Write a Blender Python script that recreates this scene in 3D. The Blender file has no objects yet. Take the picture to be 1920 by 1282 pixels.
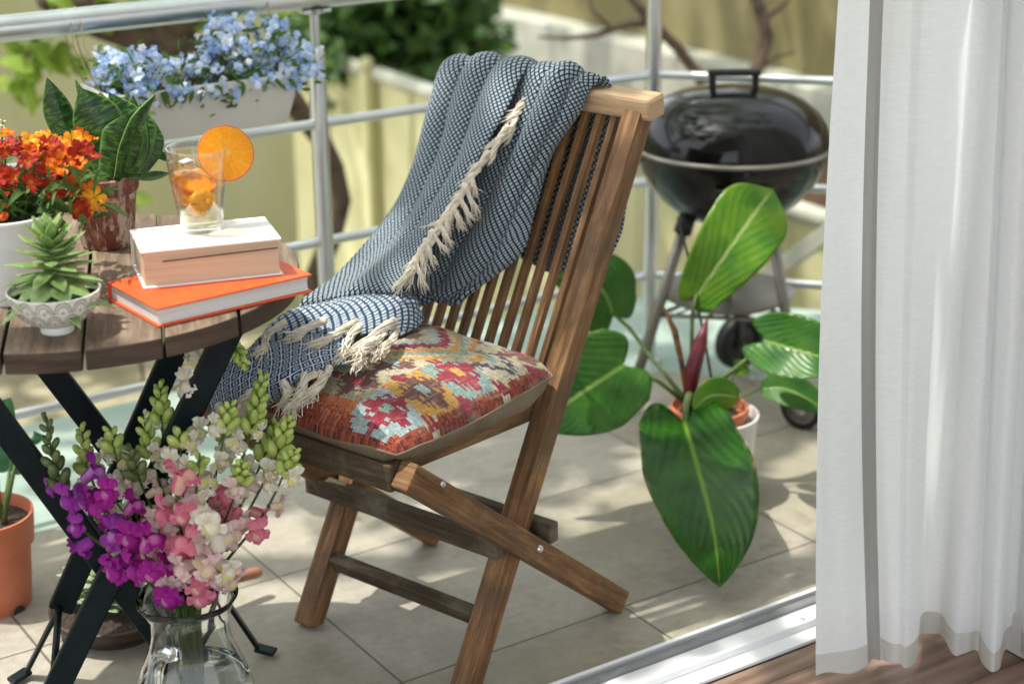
import bpy, bmesh, math, random
from mathutils import Vector, Matrix, noise, Quaternion
random.seed(7)
R = random.Random(11)
PI = math.pi
sc = bpy.context.scene
COL = sc.collection
V = Vector

# ------------------------------------------------------------------ camera frame
CAM = V((0.0, 0.0, 1.532))
FW = V((0.5192, 0.7841, -0.3404)); FW.normalize()
_th, _roll, _al = 0.34734, -0.009085, 0.585
def _ab(x, y, z):
    c, s = math.cos(_al), math.sin(_al)
    return V((c*x + s*y, -s*x + c*y, z))
_fw = V((0, math.cos(_th), -math.sin(_th))); _rt = V((1, 0, 0)); _up = _rt.cross(_fw)
_r2 = math.cos(_roll)*_rt + math.sin(_roll)*_up
_u2 = -math.sin(_roll)*_rt + math.cos(_roll)*_up
FW, RT, UP = _ab(*_fw), _ab(*_r2), _ab(*_u2)
FPX = 3291.08
def ray(px, py): return FW + RT*((px-960)/FPX) + UP*((641-py)/FPX)
def at(px, py, d): return CAM + ray(px, py)*d                      # d metres along the view axis
def onz(px, py, z):
    r = ray(px, py); return CAM + r*((z-CAM.z)/r.z)
def onpl(px, py, o, n):
    r = ray(px, py); return CAM + r*((o-CAM).dot(n)/r.dot(n))
def depth(P): return (P-CAM).dot(FW)

# ------------------------------------------------------------------ mesh builder
class MB:
    def __init__(s): s.v = []; s.f = []; s.uv = []; s.col = None; s.mi = []
    def vert(s, p): s.v.append(tuple(p)); return len(s.v)-1
    def face(s, idx, uv=None, m=0):
        s.f.append(tuple(idx)); s.uv.append(uv if uv else [(0, 0)]*len(idx)); s.mi.append(m)
    def grid(s, rows, uvs=None, close_u=False, m=0):
        """rows: list of equal-length point lists"""
        nr, nc = len(rows), len(rows[0]); b = len(s.v)
        for r in rows:
            for p in r: s.v.append(tuple(p))
        for i in range(nr-1):
            for j in range(nc if close_u else nc-1):
                j2 = (j+1) % nc
                q = (b+i*nc+j, b+i*nc+j2, b+(i+1)*nc+j2, b+(i+1)*nc+j)
                if uvs:
                    if close_u and j2 == 0:
                        a, d = uvs[i][nc-1], uvs[i+1][nc-1]
                        st = (uvs[i][1][0]-uvs[i][0][0])
                        u = [a, (a[0]+st, a[1]), (d[0]+st, d[1]), d]
                    else:
                        u = [uvs[i][j], uvs[i][j2], uvs[i+1][j2], uvs[i+1][j]]
                else:
                    u = [(j/nc, i/nr), ((j+1)/nc, i/nr), ((j+1)/nc, (i+1)/nr), (j/nc, (i+1)/nr)]
                s.face(q, u, m)
        return b
    def beam(s, p0, p1, w, h, up=V((0, 0, 1)), cut0=None, cut1=None):
        """rectangular bar p0-p1; w across, h along 'up'. UV u = metres along."""
        p0, p1 = V(p0), V(p1); d = p1-p0; L = d.length; d.normalize()
        side = d.cross(up); side.normalize(); u2 = side.cross(d); u2.normalize()
        b = len(s.v); o = R.random()*7
        for P in (p0, p1):
            for a, c in ((-1, -1), (1, -1), (1, 1), (-1, 1)):
                s.v.append(tuple(P + side*(a*w/2) + u2*(c*h/2)))
        ws = [w, h, w, h]; acc = o
        for k in range(4):
            k2 = (k+1) % 4
            s.face((b+k, b+k2, b+4+k2, b+4+k), [(0, acc), (0, acc+ws[k]), (L, acc+ws[k]), (L, acc)])
            acc += ws[k]
        s.face((b+3, b+2, b+1, b), [(o, 0), (o+.01, 0), (o+.01, .2), (o, .2)])
        s.face((b+4, b+5, b+6, b+7), [(o, 0), (o+.01, 0), (o+.01, .2), (o, .2)])
    def box(s, c, size, rz=0):
        c = V(c); x = V((math.cos(rz), math.sin(rz), 0))
        s.beam(c - x*size[0]/2, c + x*size[0]/2, size[1], size[2])
    def tube(s, pts, rad, seg=10, cap=True, closed=False):
        pts = [V(p) for p in pts]; n = len(pts)
        rr = rad if isinstance(rad, (list, tuple)) else [rad]*n
        T = []
        for i in range(n):
            if closed: t = pts[(i+1) % n]-pts[i-1]
            else: t = pts[min(i+1, n-1)]-pts[max(i-1, 0)]
            if t.length < 1e-9: t = V((0, 0, 1))
            T.append(t.normalized())
        nrm = T[0].orthogonal().normalized(); rows = []; uvs = []; acc = 0
        for i in range(n):
            nrm = (nrm - T[i]*nrm.dot(T[i]))
            if nrm.length < 1e-6: nrm = T[i].orthogonal()
            nrm.normalize(); bi = T[i].cross(nrm)
            if i: acc += (pts[i]-pts[i-1]).length
            rows.append([pts[i] + (nrm*math.cos(2*PI*k/seg) + bi*math.sin(2*PI*k/seg))*rr[i] for k in range(seg)])
            uvs.append([(k/seg, acc) for k in range(seg)])
        if closed: rows.append(rows[0]); uvs.append(uvs[0])
        b = s.grid(rows, uvs, close_u=True)
        if cap and not closed:
            s.face([b+k for k in range(seg-1, -1, -1)])
            e = b+(n-1)*seg; s.face([e+k for k in range(seg)])
    def lathe(s, prof, c, seg=40, axis=V((0, 0, 1)), ref=None, rfun=None, cap0=False, cap1=False):
        c = V(c); axis = V(axis).normalized()
        x = (ref - axis*ref.dot(axis)).normalized() if ref else axis.orthogonal().normalized()
        y = axis.cross(x); rows = []; uvs = []; acc = 0
        for i, (r, z) in enumerate(prof):
            if i: acc += math.hypot(r-prof[i-1][0], z-prof[i-1][1])
            rows.append([c + axis*z + (x*math.cos(2*PI*k/seg)+y*math.sin(2*PI*k/seg))*(r*(rfun(2*PI*k/seg, z) if rfun else 1)) for k in range(seg)])
            uvs.append([(k/seg, acc) for k in range(seg)])
        b = s.grid(rows, uvs, close_u=True)
        if cap0: s.face([b+k for k in range(seg-1, -1, -1)])
        if cap1: s.face([b+(len(prof)-1)*seg+k for k in range(seg)])
    def ball(s, c, r, seg=10, ring=7, axis=V((0, 0, 1)), ky=1.0):
        prof = [(max(1e-5, r*math.sin(PI*i/ring)), -r*ky*math.cos(PI*i/ring)) for i in range(ring+1)]
        s.lathe(prof, c, seg, axis)
    def leaf(s, mid, side, wid, prof=None, fold=0.25, nu=12, nv=4, wave=0.0, back=0.0, seed=0, nw=3, curl=0.0):
        """leaf blade along points mid; side = width direction; wid = half width"""
        mid = [V(p) for p in mid]; side = V(side); rows = []; uvs = []
        L = sum((mid[i+1]-mid[i]).length for i in range(len(mid)-1))
        for i in range(nu+1):
            t = i/nu; p = crv(mid, t); tg = (crv(mid, min(1, t+.02))-crv(mid, max(0, t-.02))).normalized()
            sd = (side - tg*side.dot(tg)).normalized(); nm = tg.cross(sd)
            w = wid*(prof(t) if prof else max(0.0, math.sin(PI*min(1, t**.8)))**.8)
            row = []; ur = []
            for j in range(-nv, nv+1):
                v = j/nv; a = abs(v)
                q = p + sd*(w*v*math.cos(fold)) + nm*(w*a*math.sin(fold))
                q = q + nm*(wave*w*math.sin(t*PI*2*nw+seed+(1.7 if v > 0 else 0))*a*a) - nm*(curl*w*a*a)
                if back and t < .3:
                    q = q - tg*(back*L*math.sin(PI*min(1, a*1.02))*(1-t/.3)**1.5)
                row.append(q); ur.append((t, v*.5+.5))
            rows.append(row); uvs.append(ur)
        s.grid(rows, uvs)

def crv(P, t):
    """Catmull-Rom through points, t in 0..1"""
    n = len(P)-1
    if n == 1: return P[0].lerp(P[1], t)
    x = max(0, min(n-1e-6, t*n)); i = int(x); f = x-i
    p1, p2 = P[i], P[i+1]
    p0 = P[i-1] if i > 0 else p1*2-p2
    p3 = P[i+2] if i+2 <= n else p2*2-p1
    return 0.5*((2*p1) + (p2-p0)*f + (2*p0-5*p1+4*p2-p3)*f*f + (3*p1-p0-3*p2+p3)*f**3)
def crv1(xs, t):
    return crv([V((x, 0, 0)) for x in xs], t).x

def wloc(o):
    p = V((0, 0, 0))
    while o is not None: p = p + o.location; o = o.parent
    return p
def build(name, mb, mats, origin):
    me = bpy.data.meshes.new(name)
    o = origin
    me.from_pydata([(v[0]-o.x, v[1]-o.y, v[2]-o.z) for v in mb.v], [], mb.f)
    uvl = me.uv_layers.new(name='UVMap')
    flat = [c for f in mb.uv for c in f]
    if len(flat) == len(uvl.data):
        uvl.data.foreach_set('uv', [x for c in flat for x in c])
    if mb.col is not None:
        ca = me.color_attributes.new('Col', 'FLOAT_COLOR', 'CORNER')
        k = 0
        for f, c in zip(mb.f, mb.col):
            for _ in f: ca.data[k].color = (*c, 1); k += 1
    if not isinstance(mats, (list, tuple)): mats = [mats]
    for m in mats: me.materials.append(m)
    if len(mats) > 1: me.polygons.foreach_set('material_index', mb.mi)
    return me
def part(name, mb, mats, parent=None, smooth=False, bevel=0, label=None, sub=0, auto=None, solid=0):
    org = wloc(parent) if parent else V((0, 0, 0))
    if parent is None:
        xs = [sum(v[k] for v in mb.v)/len(mb.v) for k in (0, 1)]
        org = V((xs[0], xs[1], min(v[2] for v in mb.v)))
    me = build(name, mb, mats, org)
    o = bpy.data.objects.new(name, me); COL.objects.link(o)
    if parent: o.parent = parent
    else: o.location = org
    if smooth or auto:
        me.polygons.foreach_set('use_smooth', [True]*len(me.polygons))
    if auto: me.set_sharp_from_angle(angle=math.radians(auto))
    if solid:
        md = o.modifiers.new('solid', 'SOLIDIFY'); md.thickness = solid; md.offset = 0
    if bevel:
        md = o.modifiers.new('bevel', 'BEVEL'); md.width = bevel; md.segments = 2; md.limit_method = 'ANGLE'; md.angle_limit = math.radians(40)
        md.harden_normals = False
    if sub:
        md = o.modifiers.new('sub', 'SUBSURF'); md.levels = sub; md.render_levels = sub
    if label: o['label'] = label
    return o
def thing(name, loc, label, cat, group=None):
    o = bpy.data.objects.new(name, None); COL.objects.link(o); o.location = loc
    o.empty_display_size = .05
    o['label'] = label; o['category'] = cat
    if group: o['group'] = group
    return o
def tag(o, label, cat, group=None, kind=None):
    o['label'] = label; o['category'] = cat
    if group: o['group'] = group
    if kind: o['kind'] = kind
    return o
def struct(o, label=None, cat=None, kind='structure'):
    o['kind'] = kind
    if label: o['label'] = label
    if cat: o['category'] = cat
    return o

# ------------------------------------------------------------------ materials
class NT:
    def __init__(s, name):
        s.m = bpy.data.materials.new(name); s.m.use_nodes = True
        s.t = s.m.node_tree; s.t.nodes.clear()
        s.out = s.t.nodes.new('ShaderNodeOutputMaterial')
    def n(s, typ, ins=None, **kw):
        nd = s.t.nodes.new('ShaderNode'+typ)
        for k, v in kw.items(): setattr(nd, k, v)
        for k, v in (ins or {}).items():
            sk = nd.inputs[k]
            if isinstance(v, bpy.types.NodeSocket): s.t.links.new(v, sk)
            elif isinstance(v, bpy.types.Node): s.t.links.new(v.outputs[0], sk)
            else:
                if sk.type == 'RGBA' and len(v) == 3: v = (*v, 1)
                sk.default_value = v
        return nd
    def ma(s, op, a, b=0.0, c=None):
        i = {0: a, 1: b}
        if c is not None: i[2] = c
        return s.n('Math', i, operation=op).outputs[0]
    def mix(s, f, a, b, bt='MIX'):
        nd = s.n('Mix', data_type='RGBA', blend_type=bt)
        for k, v in ((0, f), (6, a), (7, b)):
            sk = nd.inputs[k]
            if isinstance(v, (bpy.types.NodeSocket,)): s.t.links.new(v, sk)
            else: sk.default_value = (*v, 1) if (k > 0 and len(v) == 3) else v
        return nd.outputs[2]
    def ramp(s, f, stops):
        nd = s.n('ValToRGB', {0: f}); cr = nd.color_ramp
        while len(cr.elements) < len(stops): cr.elements.new(.5)
        for e, (p, c) in zip(cr.elements, stops):
            e.position = p; e.color = (*c, 1) if len(c) == 3 else c
        return nd.outputs[0]
    def noise(s, vec, scale, detail=3, rough=.55, dist=0):
        i = {'Scale': scale, 'Detail': detail, 'Roughness': rough, 'Distortion': dist}
        if vec is not None: i['Vector'] = vec
        return s.n('TexNoise', i).outputs[0]
    def obj(s): return s.n('TexCoord').outputs['Object']
    def uvc(s): return s.n('TexCoord').outputs['UV']
    def mapv(s, vec, scale=(1, 1, 1), loc=(0, 0, 0), rot=(0, 0, 0)):
        return s.n('Mapping', {'Vector': vec, 'Scale': scale, 'Location': loc, 'Rotation': rot}).outputs[0]
    def bsdf(s, col, rough=.5, metal=0, bump=None, bstr=.3, bdist=.01, **kw):
        i = {'Base Color': col, 'Roughness': rough, 'Metallic': metal}
        i.update(kw)
        nd = s.n('BsdfPrincipled', i)
        if bump is not None:
            b = s.n('Bump', {'Height': bump, 'Strength': bstr, 'Distance': bdist})
            s.t.links.new(b.outputs[0], nd.inputs['Normal']); s.bumpn = b.outputs[0]
        return nd.outputs[0]
    def done(s, sh):
        s.t.links.new(sh, s.out.inputs[0]); return s.m

def plain(name, c, c2=None, rough=.5, metal=0, scale=20, bump=0, bscale=None, bdist=.004, spec=.5, coat=0, lo=.35, hi=.65, rough2=None):
    t = NT(name); co = t.obj()
    f = t.noise(co, scale, 4)
    f2 = t.n('MapRange', {0: f, 1: lo, 2: hi}).outputs[0]
    col = t.mix(f2, c, c2 or c)
    rg = rough
    if rough2 is not None:
        rg = t.n('MapRange', {0: f, 1: lo, 2: hi, 3: rough, 4: rough2}).outputs[0]
    b = t.noise(co, bscale or scale*3, 4) if bump else None
    return t.done(t.bsdf(col, rg, metal, b, bump, bdist, **{'Specular IOR Level': spec, 'Coat Weight': coat}))

def wood(name, c1, c2, c3=None, stain=.5, rough=.6, gs=(7, 75), blotch=None, spec=.35):
    t = NT(name); uv = t.uvc()
    g = t.noise(t.mapv(uv, (gs[0], gs[1], 1)), 1.0, 5, .6, .6)
    g2 = t.noise(t.mapv(uv, (gs[0]*3, gs[1]*4, 1)), 1.0, 3, .6)
    col = t.ramp(t.ma('ADD', t.ma('MULTIPLY', g, .75), t.ma('MULTIPLY', g2, .25)), [(.32, c1), (.52, c2), (.7, c3 or c2)])
    big = t.noise(t.obj(), 9, 3)
    col = t.mix(t.ma('MULTIPLY', t.n('MapRange', {0: big, 1: .4, 2: .7}).outputs[0], stain), col, c1)
    if blotch:
        mz = t.noise(t.obj(), 5, 5, .7)
        col = t.mix(t.n('MapRange', {0: mz, 1: .5, 2: .72}).outputs[0], col, blotch)
    pores = t.noise(t.mapv(uv, (25, 700, 1)), 1.0, 1)
    col = t.mix(t.n('MapRange', {0: pores, 1: .62, 2: .75, 4: .7}).outputs[0], col, tuple(x*.45 for x in c1))
    return t.done(t.bsdf(col, rough, 0, g2, .35, .0015, **{'Specular IOR Level': spec}))

def leafm(name, dark, light, rib, nv=9, slant=.55, rough=.35, trans=.25, ribw=.035, veinf=.5, spec=.3, coat=.0, back=None, blem=0):
    t = NT(name); uv = t.uvc(); sp = t.n('SeparateXYZ', {0: uv})
    u, v = sp.outputs[0], sp.outputs[1]
    a = t.ma('ABSOLUTE', t.ma('SUBTRACT', v, .5))
    nz = t.noise(t.obj(), 14, 4)
    col = t.mix(t.n('MapRange', {0: nz, 1: .35, 2: .68}).outputs[0], dark, light)
    w = t.ma('FRACT', t.ma('MULTIPLY', t.ma('SUBTRACT', u, t.ma('MULTIPLY', a, slant)), nv))
    vein = t.n('MapRange', {0: t.ma('ABSOLUTE', t.ma('SUBTRACT', w, .5)), 1: .0, 2: .09, 3: 1, 4: 0}).outputs[0]
    col = t.mix(t.ma('MULTIPLY', vein, veinf), col, light)
    ribf = t.n('MapRange', {0: a, 1: ribw*.4, 2: ribw, 3: 1, 4: 0}).outputs[0]
    col = t.mix(t.ma('MULTIPLY', ribf, .8), col, rib)
    if blem:
        sp2 = t.noise(t.mapv(uv, (9, 6, 1)), 1, 5, .75)
        col = t.mix(t.n('MapRange', {0: sp2, 1: .68, 2: .74, 4: blem}).outputs[0], col, (.26, .20, .05))
        ed = t.ma('ADD', t.ma('MULTIPLY', a, 2.0), t.ma('MULTIPLY', t.noise(t.obj(), 30, 3), .25))
        col = t.mix(t.n('MapRange', {0: ed, 1: 1.08, 2: 1.16, 4: blem}).outputs[0], col, (.30, .24, .06))
        col = t.mix(t.n('MapRange', {0: t.ma('ADD', u, t.ma('MULTIPLY', t.ma('SUBTRACT', nz, .5), .08)), 1: .975, 2: 1.0, 4: .9}).outputs[0], col, (.16, .09, .03))
    dust = t.noise(t.obj(), 6, 5, .7)
    hgt = t.ma('ADD', t.ma('MULTIPLY', t.ma('ABSOLUTE', t.ma('SUBTRACT', w, .5)), 1.0), t.ma('MULTIPLY', nz, .6))
    p = t.bsdf(col, t.n('MapRange', {0: dust, 1: .35, 2: .7, 3: rough, 4: min(1, rough+.25)}).outputs[0], 0, hgt, .35, .004, **{'Specular IOR Level': spec, 'Coat Weight': coat, 'Coat Roughness': .15})
    tr = t.n('BsdfTranslucent', {0: t.mix(.5, col, tuple(min(1, x*1.6) for x in light))})
    return t.done(t.n('MixShader', {0: trans, 1: p, 2: tr.outputs[0]}).outputs[0])

def petal(name, c, c2, centre=None, trans=.3, rough=.55):
    """petal: u along the petal (0 throat .. 1 rim)"""
    t = NT(name); uv = t.uvc(); u = t.n('SeparateXYZ', {0: uv}).outputs[0]
    nz = t.noise(t.obj(), 120, 3)
    f = t.ma('ADD', u, t.ma('MULTIPLY', t.ma('SUBTRACT', nz, .5), .7))
    col = t.ramp(f, [(.0, centre or c), (.3, c), (.9, c2)])
    p = t.bsdf(col, rough, 0, nz, .3, .002, **{'Specular IOR Level': .3})
    tr = t.n('BsdfTranslucent', {0: col})
    return t.done(t.n('MixShader', {0: trans, 1: p, 2: tr.outputs[0]}).outputs[0])

def glassm(name, c=(1, 1, 1), ior=1.45, rough=0.0):
    t = NT(name)
    return t.done(t.bsdf(c, rough, 0, **{'Transmission Weight': 1.0, 'IOR': ior}))
CANOPY_CLUSTERS, CANOPY_LEAVES = 190, 7400
SKY_STRENGTH, SUN_STRENGTH, EXPOSURE = .15, 1.7, 1.68
# ================================================================== SETTING
def prism(mb, poly, z0, z1):
    n = len(poly); b = len(mb.v)
    for z in (z0, z1):
        for p in poly: mb.v.append((p[0], p[1], z))
    mb.face([b+i for i in range(n-1, -1, -1)], [(poly[i][0], poly[i][1]) for i in range(n-1, -1, -1)])
    mb.face([b+n+i for i in range(n)], [(p[0], p[1]) for p in poly])
    for i in range(n):
        j = (i+1) % n; L = math.hypot(poly[j][0]-poly[i][0], poly[j][1]-poly[i][1])
        mb.face([b+i, b+j, b+n+j, b+n+i], [(0, z0), (L, z0), (L, z1), (0, z1)])
def quad(mb, pts): 
    b = len(mb.v)
    for p in pts: mb.v.append(tuple(p))
    mb.face([b, b+1, b+2, b+3], [(0, 0), (1, 0), (1, 1), (0, 1)])

# --- materials of the setting
def tile_mat():
    t = NT('terrace_tiles'); co = t.n('NewGeometry').outputs['Position']; sp = t.n('SeparateXYZ', {0: co})
    def line(ax, o, s):
        q = t.ma('DIVIDE', t.ma('SUBTRACT', sp.outputs[ax], o), s)
        f = t.ma('ABSOLUTE', t.ma('SUBTRACT', t.ma('FRACT', q), .5))
        return t.n('MapRange', {0: f, 1: .4935, 2: .4968}).outputs[0], t.ma('FLOOR', q)
    lx, ix = line(0, .796, .463); ly, iy = line(1, 2.243, .46)
    grout = t.ma('MAXIMUM', lx, ly)
    tid = t.n('TexWhiteNoise', {0: t.n('CombineXYZ', {0: ix, 1: iy}).outputs[0]}, noise_dimensions='3D').outputs[0]
    n1 = t.noise(co, 7, 6, .65); n2 = t.noise(co, 45, 4, .7); n3 = t.noise(co, 2.2, 3)
    f = t.ma('ADD', t.ma('MULTIPLY', n1, .6), t.ma('MULTIPLY', n2, .4))
    col = t.ramp(f, [(.32, (.20, .178, .14)), (.5, (.335, .305, .25)), (.66, (.43, .40, .34))])
    col = t.mix(t.n('MapRange', {0: n3, 1: .42, 2: .66, 4: .6}).outputs[0], col, (.215, .20, .125))
    col = t.mix(t.ma('MULTIPLY', tid, .3), col, (.42, .39, .34))
    st = t.noise(co, 3.4, 6, .72, .6)
    col = t.mix(t.n('MapRange', {0: st, 1: .56, 2: .64, 4: .38}).outputs[0], col, (.17, .15, .10))
    spk = t.noise(co, 230, 2)
    col = t.mix(t.n('MapRange', {0: spk, 1: .62, 2: .72, 4: .35}).outputs[0], col, (.14, .125, .10))
    col = t.mix(t.ma('MULTIPLY', grout, .9), col, (.085, .078, .06))
    h = t.ma('SUBTRACT', t.ma('MULTIPLY', n2, .25), grout)
    rg = t.n('MapRange', {0: n1, 1: .3, 2: .7, 3: .42, 4: .62}).outputs[0]
    return t.done(t.bsdf(col, rg, 0, h, .25, .003, **{'Specular IOR Level': .4}))
def ground_mat():
    t = NT('garden_soil'); co = t.n('NewGeometry').outputs['Position']
    n1 = t.noise(co, .9, 5, .6); n2 = t.noise(co, 9, 5, .7)
    sp = t.n('SeparateXYZ', {0: co})
    col = t.ramp(n2, [(.3, (.24, .21, .13)), (.55, (.36, .32, .22)), (.72, (.46, .43, .33))])
    far = t.n('MapRange', {0: t.ma('ADD', sp.outputs[0], t.ma('MULTIPLY', n1, 1.2)), 1: 4.4, 2: 5.2}).outputs[0]
    br = t.ramp(n2, [(.3, (.07, .033, .017)), (.55, (.16, .078, .042)), (.72, (.25, .14, .085))])
    col = t.mix(far, col, br)
    gr = t.n('MapRange', {0: n1, 1: .55, 2: .66, 4: .5}).outputs[0]
    col = t.mix(gr, col, (.14, .2, .05))
    return t.done(t.bsdf(col, .9, 0, n2, .6, .05))
def plaster(name, c1, c2, c3, sc=1.5, rib=None):
    t = NT(name); co = t.n('NewGeometry').outputs['Position']
    n1 = t.noise(co, sc, 6, .65); n2 = t.noise(t.mapv(co, (6, 6, .8) if sc > 1 else (2.2, 2.2, 1.6)), 1, 5)
    col = t.ramp(t.ma('ADD', t.ma('MULTIPLY', n1, .65), t.ma('MULTIPLY', n2, .35)), [(.3, c1), (.5, c2), (.68, c3)])
    return t.done(t.bsdf(col, .75, 0, n1, .2, .02))
M_tile = tile_mat(); M_soil = ground_mat()
M_ledge = plain('pale_teal_paint', (.235, .315, .27), (.31, .39, .34), .6, scale=4)
M_cream = plaster('cream_render', (.42, .40, .20), (.50, .48, .26), (.57, .55, .33), 1.2)
M_fence = plaster('cream_fence_paint', (.44, .42, .22), (.53, .51, .29), (.61, .59, .38), 2.5)
M_olive = plaster('olive_render', (.115, .098, .032), (.18, .152, .058), (.27, .24, .125), .9)
M_coping = plain('white_coping', (.36, .37, .30), (.48, .49, .41), .7, scale=6)
M_white = plain('white_wall_paint', (.52, .50, .46), (.57, .55, .51), .8, scale=3)
M_alu = plain('aluminium', (.62, .66, .68), (.72, .75, .77), .28, 1.0, scale=8, rough2=.36)
M_aludark = plain('near_black_fill', (.02, .022, .024), (.035, .037, .04), .5, scale=30)  # near-black for the track groove and the pot notches
M_whitealu = plain('white_lacquered_aluminium', (.70, .72, .73), (.77, .78, .79), .38, 0, scale=12, bump=.03)
M_bark = plain('bark', (.05, .032, .02), (.13, .085, .055), .9, scale=18, bump=.8, bscale=60, bdist=.01)
M_green1 = leafm('lime_leaves', (.13, .22, .03), (.30, .42, .06), (.3, .42, .1), trans=.45, rough=.5)
M_green2 = leafm('ivy_leaves', (.012, .042, .008), (.07, .15, .025), (.11, .19, .05), trans=.2, rough=.35)
M_woodfloor = None

# --- ground, terrace, ledge
g = MB(); quad(g, [(-60, -60, -1.7), (60, -60, -1.7), (60, 90, -1.7), (-60, 90, -1.7)])
struct(part('ground', g, M_soil), 'beige garden soil below and beyond the terrace ledge', 'ground')
f = MB(); prism(f, [(-6, 3.95), (2.75, 3.95), (2.75, 6.295), (-6, 6.295)], -1.69, -.72)
struct(part('garden_bed', f, M_soil), 'beige raised garden bed beyond the railing at left', 'bed')
f = MB(); prism(f, [(4.02, .6), (16, .6), (16, 24), (4.02, 24)], -1.69, -.6)
struct(part('garden_bank', f, M_soil), 'raised brown soil bank behind the cream fence', 'bank')
f = MB(); prism(f, [(-3, 2.08), (3.51, 2.08), (2.515, 3.15), (-3, 3.15)], -.3, 0)
struct(part('terrace_floor', f, M_tile), 'square beige stone tiles of the terrace floor', 'floor')
f = MB(); prism(f, [(-3, 3.15), (2.515, 3.15), (3.51, 2.08), (4.30, 2.08), (2.766, 3.73), (-3, 3.73)], -.45, -.012)
struct(part('terrace_ledge', f, M_ledge), 'pale teal painted edge of the terrace outside the railing', 'ledge')

# --- room behind the camera (floor, side wall, ceiling) so that light comes from outdoors
t = NT('room_floor_boards'); co = t.n('NewGeometry').outputs['Position']
sp = t.n('SeparateXYZ', {0: co}); row = t.ma('FLOOR', t.ma('DIVIDE', sp.outputs[1], .19))
wv = t.n('CombineXYZ', {0: t.ma('ADD', t.ma('MULTIPLY', sp.outputs[0], 1.4), t.ma('MULTIPLY', row, 3.7)), 1: t.ma('MULTIPLY', sp.outputs[1], 9), 2: row}).outputs[0]
gn = t.noise(wv, 1.6, 4, .55, 2.2)
wvv = t.n('TexWave', {'Vector': wv, 'Scale': .9, 'Distortion': 9, 'Detail': 2, 'Detail Scale': .8}, bands_direction='Y').outputs[0]
fine = t.noise(t.n('CombineXYZ', {0: t.ma('MULTIPLY', sp.outputs[0], 8), 1: t.ma('MULTIPLY', sp.outputs[1], 260), 2: row}).outputs[0], 1, 2)
colr = t.ramp(t.ma('ADD', t.ma('MULTIPLY', wvv, .18), t.ma('ADD', t.ma('MULTIPLY', gn, .55), t.ma('MULTIPLY', fine, .27))), [(.25, (.10, .058, .038)), (.5, (.20, .125, .088)), (.72, (.30, .20, .15))])
ly = t.n('MapRange', {0: t.ma('ABSOLUTE', t.ma('SUBTRACT', t.ma('FRACT', t.ma('DIVIDE', sp.outputs[1], .19)), .5)), 1: .488, 2: .496}).outputs[0]
colr = t.mix(ly, colr, (.04, .025, .018))
M_woodfloor = t.done(t.bsdf(colr, .38, 0, fine, .1, .001))
f = MB(); prism(f, [(-2.6, -1.2), (2.3, -1.2), (2.3, 1.952), (-2.6, 1.952)], -.3, -.002)
struct(part('room_floor', f, M_woodfloor), 'brown wood grain floor inside the room', 'floor')
f = MB(); prism(f, [(-2.6, -.2), (2.7, -.2), (2.7, 2.08), (-2.6, 2.08)], 2.62, 2.8)
struct(part('room_ceiling', f, M_white), 'white ceiling of the room', 'ceiling')
f = MB(); prism(f, [(2.19, -.2), (2.35, -.2), (2.35, 1.90), (2.19, 1.90)], -.002, 2.617)
w = tag(part('side_wall', f, M_white), 'white side wall of the room behind the curtain', 'wall')
f = MB(); prism(f, [(2.17, -.2), (2.187, -.2), (2.187, 1.88), (2.17, 1.88)], 0, .075)
part('skirting_board', f, M_white, w, bevel=.003)
f = MB(); prism(f, [(2.23, 1.903), (3.4, 1.903), (3.4, 2.075), (2.23, 2.075)], -.002, 2.617)
w = tag(part('house_wall', f, M_white), 'outer house wall beside the sliding door', 'wall')
f = MB(); prism(f, [(-2.6, 1.905), (2.225, 1.905), (2.225, 2.072), (-2.6, 2.072)], 2.25, 2.615)
part('lintel', f, M_white, w)

f = MB(); prism(f, [(-1.35, 2.09), (-1.25, 2.09), (-1.25, 3.1), (-1.35, 3.1)], .001, 2.3)
tag(part('sky_blocker', f, plain('dark_blocker_brown', (.07, .05, .035), (.12, .09, .06), .8, scale=6)), 'added unseen sky screen at the left end of the terrace', 'blocker')  # added out of view to block sky light from the left
# --- sliding door threshold
tr = thing('door_track', (1.2, 2.0, 0), 'white and grey aluminium sliding door track between tiles and wood floor', 'door track')
def extr(poly, x0, x1):
    m = MB(); n = len(poly); b = 0
    for x in (x0, x1):
        for (y, z) in poly: m.v.append((x, y, z))
    for i in range(n):
        j = (i+1) % n; m.face([i, j, n+j, n+i])
    m.face(list(range(n-1, -1, -1))); m.face(list(range(n, 2*n)))
    return m
part('base_plate', extr([(1.955, -.001), (1.955, .006), (1.988, .006), (1.988, .020), (1.9945, .020), (1.9945, .010), (2.041, .010), (2.041, -.001)], -1.8, 2.185), M_whitealu, tr, bevel=.0012)
part('grey_rail', extr([(2.0412, -.001), (2.0412, .016), (2.047, .019), (2.0545, .019), (2.0565, .016), (2.0565, -.001)], -1.8, 2.185), plain('grey_lacquer', (.16, .165, .17), (.2, .205, .21), .35, 0, scale=20), tr, bevel=.001)
part('groove', extr([(2.0567, -.001), (2.0567, .004), (2.0698, .004), (2.0698, -.001)], -1.8, 2.185), M_aludark, tr)
part('outer_rail', extr([(2.07, -.001), (2.07, .018), (2.0785, .018), (2.0785, -.001)], -1.8, 2.185), M_whitealu, tr, bevel=.0015)
for (sx, sy) in ((1505, 1162), (1224, 1276)):
    p = onz(sx, sy, .010); m = MB()
    m.lathe([(.0062, 0), (.0062, .0012), (.005, .0022), (.0028, .0022), (.0025, .0008), (.00001, .0008)], (p.x, p.y, .0101), 20)
    part('screw', m, M_alu, tr, auto=40)
m = MB(); prism(m, [(2.19, 1.955), (2.225, 1.955), (2.225, 2.07), (2.19, 2.07)], .0, 2.245)
part('door_jamb', m, M_whitealu, tr, bevel=.003)

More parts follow.
